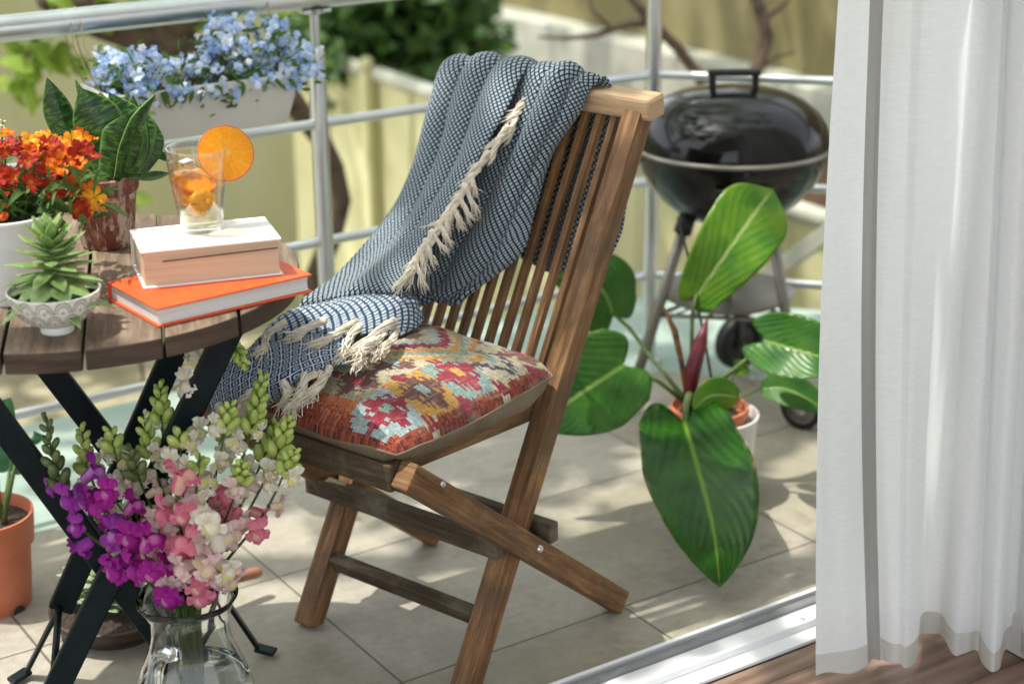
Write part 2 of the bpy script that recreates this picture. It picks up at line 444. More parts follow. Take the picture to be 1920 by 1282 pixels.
# --- railing
rl = thing('railing', (1.66, 3.244, -.012), 'shiny aluminium terrace railing with round posts and three thin rails', 'railing')
bR = 3.244; CR = V((2.556, bR, 0)); DR = V((.68, -.733, 0)).normalized(); ER = CR + DR*1.55
for x in (-.13, .77, 1.668, 2.556):
    m = MB(); zt = .86 if x < 2.5 else 1.6
    if x < 2.5:
        m.lathe([(.019, -.012), (.019, .86), (.017, .872), (.010, .874), (.0105, .94), (.019, .941), (.021, .952)], (x, bR, 0), 20, cap0=True)
        m.lathe([(.03, -.011), (.03, -.004), (.022, 0), (.0192, 0)], (x, bR, 0), 20)
        m.beam((x-.032, bR, .9475), (x+.032, bR, .9475), .03, .007)
    else:
        m.lathe([(.019, -.012), (.019, 1.25), (.0001, 1.25)], (x, bR, 0), 20)
        m.lathe([(.03, -.011), (.03, -.004), (.022, 0), (.0192, 0)], (x, bR, 0), 20)
    part('post', m, M_alu, rl, auto=40)
m = MB(); m.lathe([(.019, -.012), (.019, .96), (.0001, .96)], (ER.x, ER.y, 0), 20); part('post', m, M_alu, rl, auto=40)
m = MB(); m.tube([(-1.6, bR, .976), (1.1, bR, .976), (2.52, bR, .976)], .0255, 24); part('handrail', m, M_alu, rl, auto=40)
m = MB(); m.tube([CR + V((0, 0, .976)), ER + V((0, 0, .976))], .0255, 24); part('handrail', m, M_alu, rl, auto=40)
for z, r in ((.711, .0105), (.454, .0105), (.215, .0105)):
    m = MB(); m.tube([(-1.6, bR, z), (2.54, bR, z)], r, 14); part('rail', m, M_alu, rl, auto=40)
    m = MB(); m.tube([CR + V((0, 0, z)), ER + V((0, 0, z))], r, 14); part('rail', m, M_alu, rl, auto=40)

# --- cream garden wall at the left, fence, kerb and olive wall
m = MB(); prism(m, [(-4, 6.3), (3.12, 6.3), (3.12, 6.5), (-4, 6.5)], -1.72, 1.6)
tag(part('garden_wall', m, M_cream), 'tall smooth cream wall behind the planter at left', 'wall')
fx = 3.965
fn = thing('garden_fence', (fx, 6, -1.7), 'low cream ribbed fence with a white cap running beyond the chair', 'fence')
m = MB(); rows = []; N = 360
for k in range(N+1):
    y = 1.2 + 7.2*k/N; ph = (y % .42)/.42
    off = .022*(1 if .12 < ph < .5 else 0)
    rows.append([V((fx-off, y, -1.71)), V((fx-off, y, -.6)), V((fx-off, y, -.105))])
m.grid(rows); part('ribbed_panel', m, M_fence, fn, solid=.008)
m = MB(); m.tube([(fx-.01, 1.2, -.075), (fx-.01, 5.8, -.07), (fx-.01, 8.4, -.07)], .034, 14); part('cap', m, M_coping, fn, smooth=True)
for y in (3.9, 5.5, 7.12):
    m = MB(); m.beam((fx-.045, y, -1.71), (fx-.045, y, -.06), .05, .06, V((0, 1, 0))); m.ball((fx-.045, y, -.022), .034, 14, 10)
    part('fence_post', m, M_fence, fn, auto=35)
kb = MB(); kb.beam((6.1, 3.5, -.435), (6.1, 9.38, -.435), .2, .35)
tag(part('kerb_beam', kb, M_coping, bevel=.01), 'long pale concrete beam at the foot of the olive wall', 'beam')
m = MB(); prism(m, [(6.205, 2.5), (6.4, 2.5), (6.4, 9.45), (6.205, 9.45)], -.62, 2.6)
tag(part('olive_wall', m, M_olive), 'stained olive yellow wall at upper right beyond the bare tree', 'wall')
m = MB(); m.beam(at(1425, 530, 5.6), at(1640, 372, 5.2), .03, .05)
for q in (at(1445, 515, 5.56), at(1600, 402, 5.27)): m.beam((q.x, q.y, -1.72), q, .035, .035, V((0, 1, 0)))
tag(part('stair_handrail', m, M_coping, bevel=.004), 'slanting pale stair handrail behind the grill by the curtain', 'handrail')
# --- trees
def leafcloud(mb, pts, n, size, spread, rnd, up=.5):
    for i in range(n):
        c = rnd.choice(pts); p = V(c) + V((rnd.gauss(0, spread), rnd.gauss(0, spread), rnd.gauss(0, spread*.8)))
        d = V((rnd.uniform(-1, 1), rnd.uniform(-1, 1), rnd.uniform(-1, .35))).normalized(); sz = size*rnd.uniform(.6, 1.4)
        mb.leaf([p, p+d*sz*.5+V((0, 0, .08*sz)), p+d*sz], d.orthogonal() + V((rnd.uniform(-.5, .5), rnd.uniform(-.5, .5), 0)), sz*.3, fold=.3, nu=4, nv=1)
rt = random.Random(3)
tl = thing('leaning_tree', onpl(600, 760, V((0, 5.0, 0)), V((0, 1, 0))), 'curved dark tree trunk leaning left behind the flower box', 'tree')
px = [(600, 900, .045), (585, 640, .04), (590, 520, .036), (622, 445, .036), (640, 375, .034), (628, 315, .032), (598, 255, .034), (548, 190, .038), (470, 135, .042), (380, 100, .05), (290, 75, .055), (200, 40, .06), (90, -20, .06)]
m = MB(); m.tube([onpl(a, b, V((0, 5.0, 0)), V((0, 1, 0))) for a, b, _ in px], [c for _, _, c in px], 12); part('trunk', m, M_bark, tl, smooth=True)
m = MB(); q = lambda a, b: onpl(a, b, V((0, 5.0, 0)), V((0, 1, 0)))
m.tube([q(290, 75), q(350, 45), q(420, 10), q(500, -30)], [.05, .04, .035, .03], 10); part('branch', m, M_bark, tl, smooth=True); m = MB()
m.tube([q(120, 0), q(90, 40), q(62, 80), q(48, 112)], [.014, .010, .007, .004], 8); part('branch', m, M_bark, tl, smooth=True)
m = MB(); leafcloud(m, [q(65, 85), q(72, 105), q(48, 128), q(36, 140), q(75, 122), q(100, 80)], 34, .1, .035, rt)
leafcloud(m, [q(110, 6), q(160, -2), q(240, -14), q(300, -12), q(400, -22), q(520, -24)], 90, .10, .05, rt)
part('crown', m, M_green1, tl, smooth=True)
tb = thing('bare_tree', at(1368, 470, 6), 'bare dark branches of a small tree above the grill', 'tree')
m = MB(); A = lambda a, b, d=5.9: at(a, b, d)
tk = onz(1362, 520, -.6)
m.tube([A(1364, 560), A(1366, 380), A(1362, 250), A(1380, 200), A(1415, 140), A(1438, 70), A(1425, 20), A(1400, -50)], [.05, .045, .04, .03, .026, .024, .022, .02], 10)
part('trunk', m, M_bark, tb, smooth=True)
for pl, rr in (([(1362, 250), (1340, 195), (1308, 140), (1270, 90), (1222, 42), (1190, 5), (1160, -30)], [.03, .024, .02, .018, .018, .014, .012]),
               ([(1222, 42), (1180, 45), (1120, 66), (1060, 72), (1008, 70)], [.016, .013, .010, .007, .004]),
               ([(1150, 58), (1110, 20), (1100, -20)], [.007, .005, .004]), ([(1430, 40), (1470, 10), (1500, -30)], [.010, .007, .005]),
               ([(1415, 140), (1450, 110), (1490, 98)], [.008, .005, .003])):
    m = MB(); m.tube([A(*c) for c in pl], rr, 8); part('branch', m, M_bark, tb, smooth=True)
# ivy mass behind the fence
rv = random.Random(5)
iv = thing('ivy_hedge', onz(740, 150, -.6), 'dark glossy ivy mass on the brown bank above the fence', 'hedge')
m = MB(); cl = []
for k in range(95):
    a = rv.uniform(605, 862); b = rv.uniform(-70, 140 - max(0, (a-800))*.5 - max(0, 700-a)*.35)
    cl.append(at(a, b, rv.uniform(8.4, 9.3)))
leafcloud(m, cl, 2300, .13, .11, rv)
part('foliage', m, M_green2, iv, smooth=True)
m = MB()
for k in range(14):
    a = 620+k*20; m.tube([onz(a, 175, -.6), at(a+rv.uniform(-20, 20), 60, 8.9), at(a+rv.uniform(-30, 30), -60, 8.9)], [.02, .014, .006], 6)
part('stems', m, M_bark, iv, smooth=True)
# low green shrubs under the wall
for (a, b, d, n, nm, lb) in ((292, 420, 5.6, 170, 'shrub', 'round green shrub beyond the railing behind the drink glass'), (395, 700, 4.9, 30, 'weed', 'small weed on the beige ground under the table')):
    c = at(a, b, d); gz_ = -1.7
    sh = thing(nm, (c.x, c.y, gz_), lb, nm); m = MB()
    leafcloud(m, [c + V((rt.gauss(0, .08), rt.gauss(0, .08), rt.uniform(-.25, .06))) for _ in range(14)], n, .07, .035, rt); part('foliage', m, M_green1, sh, smooth=True)
    m = MB()
    for k in range(5): m.tube([(c.x+rt.gauss(0, .02), c.y, gz_), (c.x+rt.gauss(0, .06), c.y, c.z-.15), c + V((rt.gauss(0, .07), 0, -.05))], [.008, .006, .003], 6)
    part('stems', m, M_bark, sh, smooth=True)
# shade tree above the terrace (outside the frame; it dapples the sun)
rc = random.Random(21)
SUN = V((-.34, .20, 1.0)).normalized()
ct = thing('shade_tree', (-2.6, 5.4, -1.7), 'tall shade tree standing left of the frame over the terrace', 'tree')
m = MB(); m.tube([(-2.6, 5.4, -1.72), (-2.4, 5.2, 1.2), (-1.9, 4.8, 3.0), (-1.2, 4.2, 4.4), (-.2, 3.6, 5.4)], [.2, .17, .14, .1, .04], 12)
for k in range(9):
    a = rc.uniform(0, 6.28); m.tube([(-1.7, 4.6, 3.4), (-1.2+math.cos(a)*.8, 4.2+math.sin(a)*.8, 4.5), (-.8+math.cos(a)*2.2, 3.8+math.sin(a)*2.0, 5.1)], [.07, .045, .01], 6)
part('trunk', m, M_bark, ct, smooth=True)
m = MB(); cl = []
for k in range(CANOPY_CLUSTERS):
    a = rc.uniform(0, 6.28); r = math.sqrt(rc.random())
    pc = V((.9+math.cos(a)*r*4.3, 4.4+math.sin(a)*r*3.9, 5.0+rc.uniform(-.45, .6)))
    dv_ = pc-V((.92, 2.38, .5)); off_ = (dv_-SUN*dv_.dot(SUN)).length
    if off_ < .62: continue  # crown opened here to let sun onto the jug and table
    cl.append(pc)
leafcloud(m, cl, CANOPY_LEAVES, .17, .16, rc)
part('crown', m, M_green1, ct)
c2 = thing('added_shade_tree', (8.6, 6.2, -.6), 'added unseen tree right of the frame, shading kerb and olive wall', 'tree')  # put in out of view to darken the kerb and olive wall
m = MB(); m.tube([(8.6, 6.2, -.6), (8.2, 6.6, 1.5), (7.0, 7.4, 3.6), (5.6, 8.0, 4.8)], [.2, .17, .12, .05], 12)
for k in range(9):
    a = rc.uniform(0, 6.28); m.tube([(7.6, 7.0, 2.6), (6.6+math.cos(a)*1.2, 7.6+math.sin(a)*1.2, 4.3), (5.4+math.cos(a)*3, 8.2+math.sin(a)*2.6, 5.1)], [.08, .05, .012], 6)
part('trunk', m, M_bark, c2, smooth=True)
m = MB(); cl = []
for k in range(150):
    a = rc.uniform(0, 6.28); r = math.sqrt(rc.random()); cl.append(V((5.2+math.cos(a)*r*3.6, 8.8+math.sin(a)*r*3.6, 4.9+rc.uniform(-.45, .6))))
leafcloud(m, cl, 4200, .22, .2, rc)
part('crown', m, M_green1, c2)

# --- curtain
def curtain_mat(name, c, trans, tint):
    t = NT(name); uv = t.uvc()
    a = t.noise(t.mapv(uv, (900, 6, 1)), 1, 2); b = t.noise(t.mapv(uv, (8, 700, 1)), 1, 2); big = t.noise(t.mapv(uv, (14, 160, 1)), 1, 3)
    f = t.ma('ADD', t.ma('MULTIPLY', a, .4), t.ma('MULTIPLY', b, .6))
    f = t.ma('ADD', t.ma('MULTIPLY', f, .7), t.ma('MULTIPLY', big, .3))
    col = t.ramp(f, [(.35, tuple(x*.9 for x in c)), (.6, c)])
    p = t.bsdf(col, .85, 0, f, .25, .0006, **{'Specular IOR Level': .1})
    tr = t.n('BsdfTranslucent', {0: t.mix(.5, col, tint)})
    mx = t.n('MixShader', {0: trans, 1: p, 2: tr.outputs[0]}).outputs[0]
    tp = t.n('BsdfTransparent')
    ft = t.n('MapRange', {0: f, 1: .3, 2: .6, 3: .04, 4: .0}).outputs[0]
    return t.done(t.n('MixShader', {0: ft, 1: mx, 2: tp.outputs[0]}).outputs[0])
M_cur = curtain_mat('white_voile', (.86, .88, .895), .52, (.92, .94, .95))
M_curd = curtain_mat('grey_single_voile', (.36, .36, .35), .36, (.38, .38, .36))
M_hem = curtain_mat('doubled_hem_voile', (.62, .61, .58), .25, (.6, .57, .5))
cu = thing('curtain', (1.95, 1.86, 0), 'sheer white floor length curtain with a grey vertical strip', 'curtain')
HN = V((.552, .834, 0))
cp = [  # (x at image top, bottom px x, bottom px y)
 (1574, 1530, 1266), (1588, 1556, 1262), (1612, 1596, 1258), (1634, 1628, 1246), (1647, 1640, 1234), (1660, 1652, 1234), (1690, 1672, 1244), (1740, 1700, 1243),
 (1790, 1720, 1228), (1822, 1724, 1204), (1826, 1738, 1188), (1846, 1760, 1186), (1852, 1774, 1206), (1872, 1790, 1222), (1884, 1818, 1230), (1896, 1836, 1226), (1902, 1842, 1240),
 (1922, 1856, 1256), (1940, 1872, 1246), (1950, 1884, 1225), (1975, 1905, 1215), (1990, 1930, 1240), (2010, 1950, 1235)]
P0 = []; P1 = []
for (xt, xb, yb) in cp:
    b = onz(xb, yb, .012); t_ = onpl(xt, 0, b, HN); k = (2.42-b.z)/(t_.z-b.z)
    P0.append(b); P1.append(b + (t_-b)*k)
SUBD = 7
def ccol(a, b):
    out = []
    n = len(cp)-1
    for i in range(a*SUBD, b*SUBD+1): out.append(i/(n*SUBD))
    return out
def cpanel(name, a, b, z0, z1, mat, nz=40, off=0.0):
    m = MB(); rows = []; uvs = []; tt = ccol(a, b)
    for i in range(nz+1):
        row = []; ur = []
        for tcol in tt:
            p0, p1 = crv(P0, tcol), crv(P1, tcol); p0 = p0 - HN*(.012*math.sin(tcol*26)*(1 if tcol > .3 else 0)); p1 = p1 - HN*(.016*math.sin(tcol*24+.6)*(1 if tcol > .3 else 0))
            zz = z0+(z1-z0)*i/nz; k = (zz-.012)/2.408
            p = p0.lerp(p1, k)
            kk = tcol*len(cp)
            sw = .004*math.sin(kk*1.3+zz*2.2)*min(1, zz*2) + .004*noise.noise(V((kk*.8, zz*1.7, 3)))+.0016*noise.noise(V((kk*2.5, zz*9, 8)))
            mid_ = math.sin(PI*min(1, zz/1.2))*max(0, min(1, (.36-tcol)/.12))
            p = p + HN*(-sw-off) - RT*(.013*mid_) + V((0, 0, .004*math.sin(kk*2.2) if i == 0 and z0 < .02 else 0))
            row.append(p); ur.append((tcol*2.2, zz))
        rows.append(row); uvs.append(ur)
    m.grid(rows, uvs); return part(name, m, mat, cu, smooth=True)
for nm, a, b, mt, hm in (('panel', 0, 3, M_cur, M_hem), ('seam_strip', 3, 5, M_curd, M_curd), ('panel', 5, 9, M_cur, M_hem), ('panel', 9, 22, M_cur, M_hem)):
    cpanel(nm, a, b, .052, 2.42, mt)
    cpanel('hem', a, b, .012, .052, hm, 5)
m = MB(); m.tube([P1[0]+V((-.6, .0, .03)), P1[-1]+V((.0, .0, .03))], .014, 12); part('curtain_rod', m, M_alu, cu, smooth=True)
# ================================================================== TABLE
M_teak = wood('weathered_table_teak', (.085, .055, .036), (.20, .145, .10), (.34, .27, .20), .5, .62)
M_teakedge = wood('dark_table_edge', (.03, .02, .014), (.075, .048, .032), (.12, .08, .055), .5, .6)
M_legmetal = plain('dark_green_black_metal', (.0015, .006, .008), (.004, .011, .014), .42, 0, scale=30, bump=.1, spec=.2)
TC = V((.831, 2.446, 0)); TR = .339; ZT = .74
_h = math.radians(67.72); TH = V((math.cos(_h), math.sin(_h), 0)); TS = V((TH.y, -TH.x, 0))
tb_ = thing('bistro_table', (TC.x, TC.y, 0), 'round weathered wooden bistro table on crossed dark metal legs', 'table')
# slats along TH; gaps at offsets measured on the photograph (axis -TS)
gaps = [-.0779+.1045*k for k in (-3, -2, -1, 0, 1, 2, 3, 4)]
n0 = V((-TH.y, TH.x, 0)); c0 = TC.dot(n0)
edges = [-TR] + sorted([gg - c0 for gg in gaps if -TR+.03 < gg-c0 < TR-.03]) + [TR]
for a, b in zip(edges[:-1], edges[1:]):
    a2, b2 = a + (.0022 if a > -TR else .0005), b - (.0022 if b < TR else .0005)
    m = MB(); pl = []
    NS = 14
    ss = [a2+(b2-a2)*k/NS for k in range(NS+1)]
    top = [(s, math.sqrt(max(0, TR*TR-s*s))) for s in ss]; bot = [(s, -math.sqrt(max(0, TR*TR-s*s))) for s in reversed(ss)]
    poly = top+bot; n = len(poly); zb, zt = ZT-.030, ZT
    for z in (zb, zt):
        for (s, h) in poly: m.v.append(tuple(TC + n0*s + TH*h + V((0, 0, z))))
    off = R.random()*5
    m.face([n+i for i in range(n)][::-1] if False else list(range(n-1, -1, -1)), [(poly[i][1], poly[i][0]+off) for i in range(n-1, -1, -1)], 1)
    # top as strips so that shading and uv stay clean
    for k in range(NS):
        i0, i1, j1, j0 = k, k+1, n-2-k, n-1-k
        m.face([n+j0, n+j1, n+i1, n+i0], [(poly[q][1]+off, poly[q][0]+off) for q in (j0, j1, i1, i0)], 0)
    for i in range(n):
        j = (i+1) % n
        m.face([i, j, n+j, n+i], [(poly[i][0]+poly[i][1], 0+off), (poly[j][0]+poly[j][1], 0+off), (poly[j][0]+poly[j][1], .026+off), (poly[i][0]+poly[i][1], .026+off)], 1)
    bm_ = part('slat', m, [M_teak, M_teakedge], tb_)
    me = bm_.data; bmx = bmesh.new(); bmx.from_mesh(me); bmesh.ops.recalc_face_normals(bmx, faces=bmx.faces); bmx.to_mesh(me); bmx.free()
    md = bm_.modifiers.new('bevel', 'BEVEL'); md.width = .0022; md.segments = 2; md.limit_method = 'ANGLE'; md.angle_limit = .7
PF = TC + TH*.085; PN = TC - TH*.125
def tp(x, y, pl): return onpl(x, y, pl, TH)
def ext(p, q, z):  # point on line p-q at height z
    return p + (q-p)*((z-p.z)/(q.z-p.z))
legs = {}
for nm, a, b, pl in (('f1', (88, 690), (418, 1116), PF), ('f2', (323, 660), (113, 1136), PF), ('n1', (0, 798), (285, 1180), PN), ('n2', (358, 760), (150, 1191), PN)):
    p, q = tp(*a, pl), tp(*b, pl); top = ext(p, q, .708)
    legs[nm] = (top, q if nm[0] == 'f' else ext(p, q, .11))
    dd = .012 if nm in ('f1', 'n1') else -.012
    m = MB(); m.beam(legs[nm][0]+TH*dd, legs[nm][1]+TH*dd, .016, .040, TH.cross(legs[nm][1]-legs[nm][0]))
    part('leg', m, M_legmetal, tb_, bevel=.003)
def foot(top, pad0, pad1, dd):
    m = MB(); z = .004
    a, b = V((pad0.x, pad0.y, .012)), V((pad1.x, pad1.y, .008))
    m.beam(top + (top-a).normalized()*.03 + TH*dd, a + TH*dd, .02, .007, TH.cross(a-top)); m.beam(a + (a-b).normalized()*.004 + TH*dd, b + TH*dd, .022, .008, V((0, 0, 1)))
    part('foot', m, M_legmetal, tb_, bevel=.002)
foot(legs['f1'][1], onz(484, 1214, .012), onz(516, 1222, .008), .0)
foot(legs['f2'][1], onz(50, 1258, .012), onz(20, 1277, .008), -.0)
for nm, sg in (('n1', 1), ('n2', -1)):
    b = legs[nm][1]; d_ = (b-legs[nm][0]); d_.z = 0; d_.normalize()
    foot(b, b + d_*.075 - V((0, 0, b.z)), b + d_*.11 - V((0, 0, b.z)), 0)
for nm in ('1', '2'):
    m = MB(); m.tube([legs['f'+nm][1] + V((0, 0, .012)), legs['n'+nm][1] + V((0, 0, .0))], .006, 10); part('stretcher_rod', m, M_legmetal, tb_, smooth=True)
    m = MB(); a, b = legs['f'+nm][0]+V((0, 0, -.004)), legs['n'+nm][0]+V((0, 0, -.004)); e_ = (b-a).normalized()*.02
    m.beam(a-e_, b+e_, .03, .008); part('top_batten', m, M_legmetal, tb_)
xf = (legs['f1'][0]+legs['f2'][0])/2; m = MB(); hh = tp(224, 869, PF); m.tube([hh + TH*.03, hh - TH*.24], .005, 10); part('hinge_rod', m, M_legmetal, tb_, smooth=True)

# ================================================================== BOOKS
def paper(name, c, axis):
    t = NT(name); co = t.n('TexCoord').outputs['Object']; sp = t.n('SeparateXYZ', {0: co})
    l = t.noise(t.n('CombineXYZ', {0: t.ma('MULTIPLY', sp.outputs[0], 3), 1: t.ma('MULTIPLY', sp.outputs[1], 3), 2: t.ma('MULTIPLY', sp.outputs[2], 2200)}).outputs[0], 1, 2)
    col = t.ramp(l, [(.35, tuple(x*.72 for x in c)), (.6, c)])
    return t.done(t.bsdf(col, .8, 0, l, .25, .0005, **{'Specular IOR Level': .2}))
M_orange = plain('orange_book_cloth', (.74, .085, .016), (.80, .11, .022), .5, scale=60, bump=.12, bscale=900, bdist=.0004)
M_pgrey = paper('cool_white_pages', (.68, .68, .67), 2); M_pcream = paper('cream_pages', (.60, .50, .35), 2)
M_wcover = plain('white_book_cover', (.80, .79, .76), (.84, .83, .80), .55, scale=40, bump=.05)
M_pink = plain('pink_inner_cover', (.72, .44, .32), (.75, .48, .36), .6)
def book(nm, A, B, D, z0, z1, label, mcov, mpage, mline=None, spine=True, gap=False):
    """A near-left, B near-right, D far-left corner (x,y)"""
    A, B, D = V((A[0], A[1], 0)), V((B[0], B[1], 0)), V((D[0], D[1], 0)); ex = (B-A); L = ex.length; ex.normalize()
    ey = V((-ex.y, ex.x, 0)); W = (D-A).dot(ey); o = thing(nm, (A+ex*L/2+ey*W/2 + V((0, 0, z0))), label, 'book')
    ct = .0028
    def slab(name, x0, x1, y0, y1, a, b, mat, bev=.0006):
        m = MB(); c = A + ex*((x0+x1)/2) + ey*((y0+y1)/2) + V((0, 0, (a+b)/2))
        m.beam(c-ex*(x1-x0)/2, c+ex*(x1-x0)/2, y1-y0, b-a); return part(name, m, mat, o, bevel=bev)
    slab('back_cover', 0, L, 0, W, z0, z0+ct, mcov); slab('front_cover', 0, L, 0, W, z1-ct, z1, mcov)
    slab('spine', 0, L, W-.0035, W+.0002, z0+ct+.0002, z1-ct-.0002, mcov)
    m = MB(); rows = []; i = .004
    # page block with slightly concave fore edge
    zs = [z0+ct+.0002 + (z1-z0-2*ct-.0004)*k/10 for k in range(11)]
    for k, z in enumerate(zs):
        cv = .0035*math.sin(PI*k/10); e = 0 if not gap else (.0012 if k > 6 else 0)
        rows.append([A+ex*(i)+ey*(i+cv*.9+e)+V((0, 0, z)), A+ex*(L-i)+ey*(i+cv*.9+e)+V((0, 0, z)), A+ex*(L-i)+ey*(W-.004)+V((0, 0, z)), A+ex*i+ey*(W-.004)+V((0, 0, z))])
    m.grid(rows, close_u=True); m.face([0, 3, 2, 1]); m.face([40, 41, 42, 43])
    pg = part('pages', m, mpage, o)
    return o, A, ex, ey, L, W
book('orange_book', (.844, 2.147), (1.089, 2.164), (.834, 2.300), ZT+.0004, .7675, 'large orange hardback under the white book on the table', M_orange, M_pgrey)
bw = book('white_book', (.862, 2.235), (1.054, 2.184), (.893, 2.352), .7679, .8225, 'thick white book with cream pages stacked on the orange book', M_wcover, M_pcream, gap=True)
o_, A_, ex_, ey_, L_, W_ = bw
m = MB(); zc = .8045; a = A_+ex_*.03+ey_*.0042+V((0, 0, zc)); b = A_+ex_*(L_-.0045)+ey_*.0042+V((0, 0, zc+.003)); m.beam(a, b, .004, .0007)
part('page_gap_shade', m, plain('gap_shade_tone', (.12, .075, .045), None, .9), o_)  # dark sliver: shade between the pages painted as colour

# ================================================================== DRINK
def thinglass(name, tint, ior=1.45, rough=.0, k=1.0):
    t = NT(name); fr = t.ma('ADD', .05, t.ma('MULTIPLY', t.ma('POWER', t.n('LayerWeight', {0: .5}).outputs['Facing'], 2.2), .95))
    tp = t.n('BsdfTransparent', {0: tint}); gs = t.n('BsdfGlossy', {0: (1, 1, 1), 'Roughness': rough})
    return t.done(t.n('MixShader', {0: t.ma('MULTIPLY', fr, k), 1: tp.outputs[0], 2: gs.outputs[0]}).outputs[0])
M_glass = thinglass('clear_glass', (.96, .97, .96), 1.5); M_soda = thinglass('pale_soda', (.995, .975, .82), 1.2, .0, .45)
GB = onz(379, 431, .8228); GB.z = .8229
gl = thing('drinking_glass', GB, 'tapered clear tumbler with orange drink standing on the white book', 'glass')
ridge = lambda a, z: 1 + .012*math.cos(a*22)*(1 if z > .084 else .25)
po = [(.0001, 0), (.026, 0), (.0292, .003), (.031, .012), (.0352, .040), (.0395, .070), (.0425, .100), (.0438, .121), (.0434, .1225), (.0424, .122)]
pi_ = [(.0405, .100), (.0377, .070), (.0333, .040), (.0292, .014), (.027, .010), (.0001, .009)]
m = MB(); m.lathe(po+pi_, GB, 66, rfun=ridge); part('tumbler', m, M_glass, gl, smooth=True)
m = MB(); m.lathe([(.0001, .0094), (.0268, .0104), (.0288, .0145), (.0330, .040), (.0373, .070), (.0392, .089), (.0390, .0897), (.0001, .0897)], GB, 48); part('soda', m, M_soda, gl, smooth=True)
def orange_mat():
    t = NT('orange_flesh'); uv = t.uvc(); sp = t.n('SeparateXYZ', {0: uv}); r, a = sp.outputs[0], sp.outputs[1]
    seg = t.ma('ABSOLUTE', t.ma('SUBTRACT', t.ma('FRACT', t.ma('MULTIPLY', a, 10)), .5))
    nz = t.noise(t.obj(), 260, 3); n2 = t.noise(t.mapv(uv, (4, 90, 1)), 1, 3)
    col = t.ramp(t.ma('ADD', t.ma('MULTIPLY', nz, .4), t.ma('MULTIPLY', n2, .6)), [(.3, (.92, .38, .004)), (.5, (.96, .53, .014)), (.7, (.98, .68, .07))])
    memb = t.n('MapRange', {0: t.ma('ADD', seg, t.ma('MULTIPLY', nz, .03)), 1: .465, 2: .515}).outputs[0]
    col = t.mix(t.ma('MULTIPLY', memb, .55), col, (.98, .70, .24))
    cen = t.n('MapRange', {0: t.ma('ADD', r, t.ma('MULTIPLY', t.ma('SUBTRACT', nz, .5), .12)), 1: .08, 2: .17, 3: 1, 4: 0}).outputs[0]
    col = t.mix(cen, col, (.95, .78, .42))
    col = t.mix(t.n('MapRange', {0: r, 1: .925, 2: .945}).outputs[0], col, (.97, .62, .2))
    col = t.mix(t.n('MapRange', {0: r, 1: .955, 2: .97}).outputs[0], col, (.82, .20, .01))
    p = t.bsdf(col, .3, 0, n2, .3, .001, **{'Subsurface Weight': .0})
    tr = t.n('BsdfTranslucent', {0: col})
    return t.done(t.n('MixShader', {0: .62, 1: p, 2: tr.outputs[0]}).outputs[0])
M_oflesh = orange_mat(); M_opeel = plain('orange_peel', (.85, .22, .01), (.90, .28, .02), .42, scale=300, bump=.4, bscale=500, bdist=.0008)
def slice_(c, nrm, rad, th, name, parent=None, label=None, a0=0, a1=2*PI):
    nrm = V(nrm).normalized(); x = nrm.cross(V((0, 0, 1))).normalized(); y = nrm.cross(x); m = MB(); NA = 60
    full = abs(a1-a0-2*PI) < .01
    for sg in (1, -1):
        rows = []; uvs = []
        for i in range(9):
            r = rad*i/8
            rows.append([c + nrm*(sg*th/2*(1-.12*(i/8)**8)) + (x*math.cos(a0+(a1-a0)*k/NA) + y*math.sin(a0+(a1-a0)*k/NA))*max(r, 1e-5)*sg**0 for k in range(NA+1)])
            uvs.append([(i/8, k/NA) for k in range(NA+1)])
        m.grid(rows if sg < 0 else [q for q in rows], uvs, m=0)
    rows = []; uvs = []
    for i in range(5):
        z = th/2*(.88-1.76*i/4); rr = rad*(1+.012*math.sin(PI*i/4))
        rows.append([c + nrm*z + (x*math.cos(a0+(a1-a0)*k/NA)+y*math.sin(a0+(a1-a0)*k/NA))*rr for k in range(NA+1)]); uvs.append([(1, k/NA) for k in range(NA+1)])
    m.grid(rows, uvs, m=1)
    o = part(name, m, [M_oflesh, M_opeel], parent, auto=50)
    return o
# slice on the rim: seen almost face on, slit over the right side of the rim
dG = depth(GB)
osl = slice_(at(423, 288, dG-.012), (FW*-1 + RT*.28 + UP*.06), .0405, .0062, 'orange_slice')
tag(osl, 'whole orange slice perched on the rim of the glass', 'orange slice')
for k, (px_, py_, dd, nr, a0, a1, r) in enumerate(((366, 338, .004, (.10, -.40, .9), 0, 2*PI, .0315), (364, 356, -.004, (-.15, -.62, .75), 0, 2*PI, .029))):
    o = slice_(at(px_, py_, dG+dd), nr, r, .0045, 'orange_slice', None, None, a0, a1)
    tag(o, ('orange slice floating at the surface inside the glass', 'orange slice sunk just below the floating one in the drink')[k], 'orange slice', 'orange slices in the drink')
m = MB(); rp = random.Random(8)
for (px_, py_, r) in ((372, 374, .016), (384, 382, .012), (362, 386, .012), (376, 394, .009), (392, 372, .010), (352, 372, .011)):
    c = at(px_, py_, dG+rp.uniform(-.008, .006)); b = len(m.v); m.ball(c, r, 14, 9)
    for q_ in range(b, len(m.v)):
        d_ = V(m.v[q_])-c; m.v[q_] = tuple(c + d_*(1+.75*noise.noise(V(m.v[q_])*95)+.35*noise.noise(V(m.v[q_])*260)))
def pulp_mat():
    t = NT('orange_pulp'); nz = t.noise(t.obj(), 190, 4)
    col = t.ramp(nz, [(.35, (.94, .50, .02)), (.55, (.97, .64, .06)), (.7, (.98, .78, .22))])
    p = t.bsdf(col, .4, 0, nz, .4, .002); tr = t.n('BsdfTranslucent', {0: col})
    return t.done(t.n('MixShader', {0: .6, 1: p, 2: tr.outputs[0]}).outputs[0])
o = part('orange_pulp', m, pulp_mat(), None, smooth=True); tag(o, 'ragged yellow orange pulp hanging in the middle of the drink', 'orange pulp')
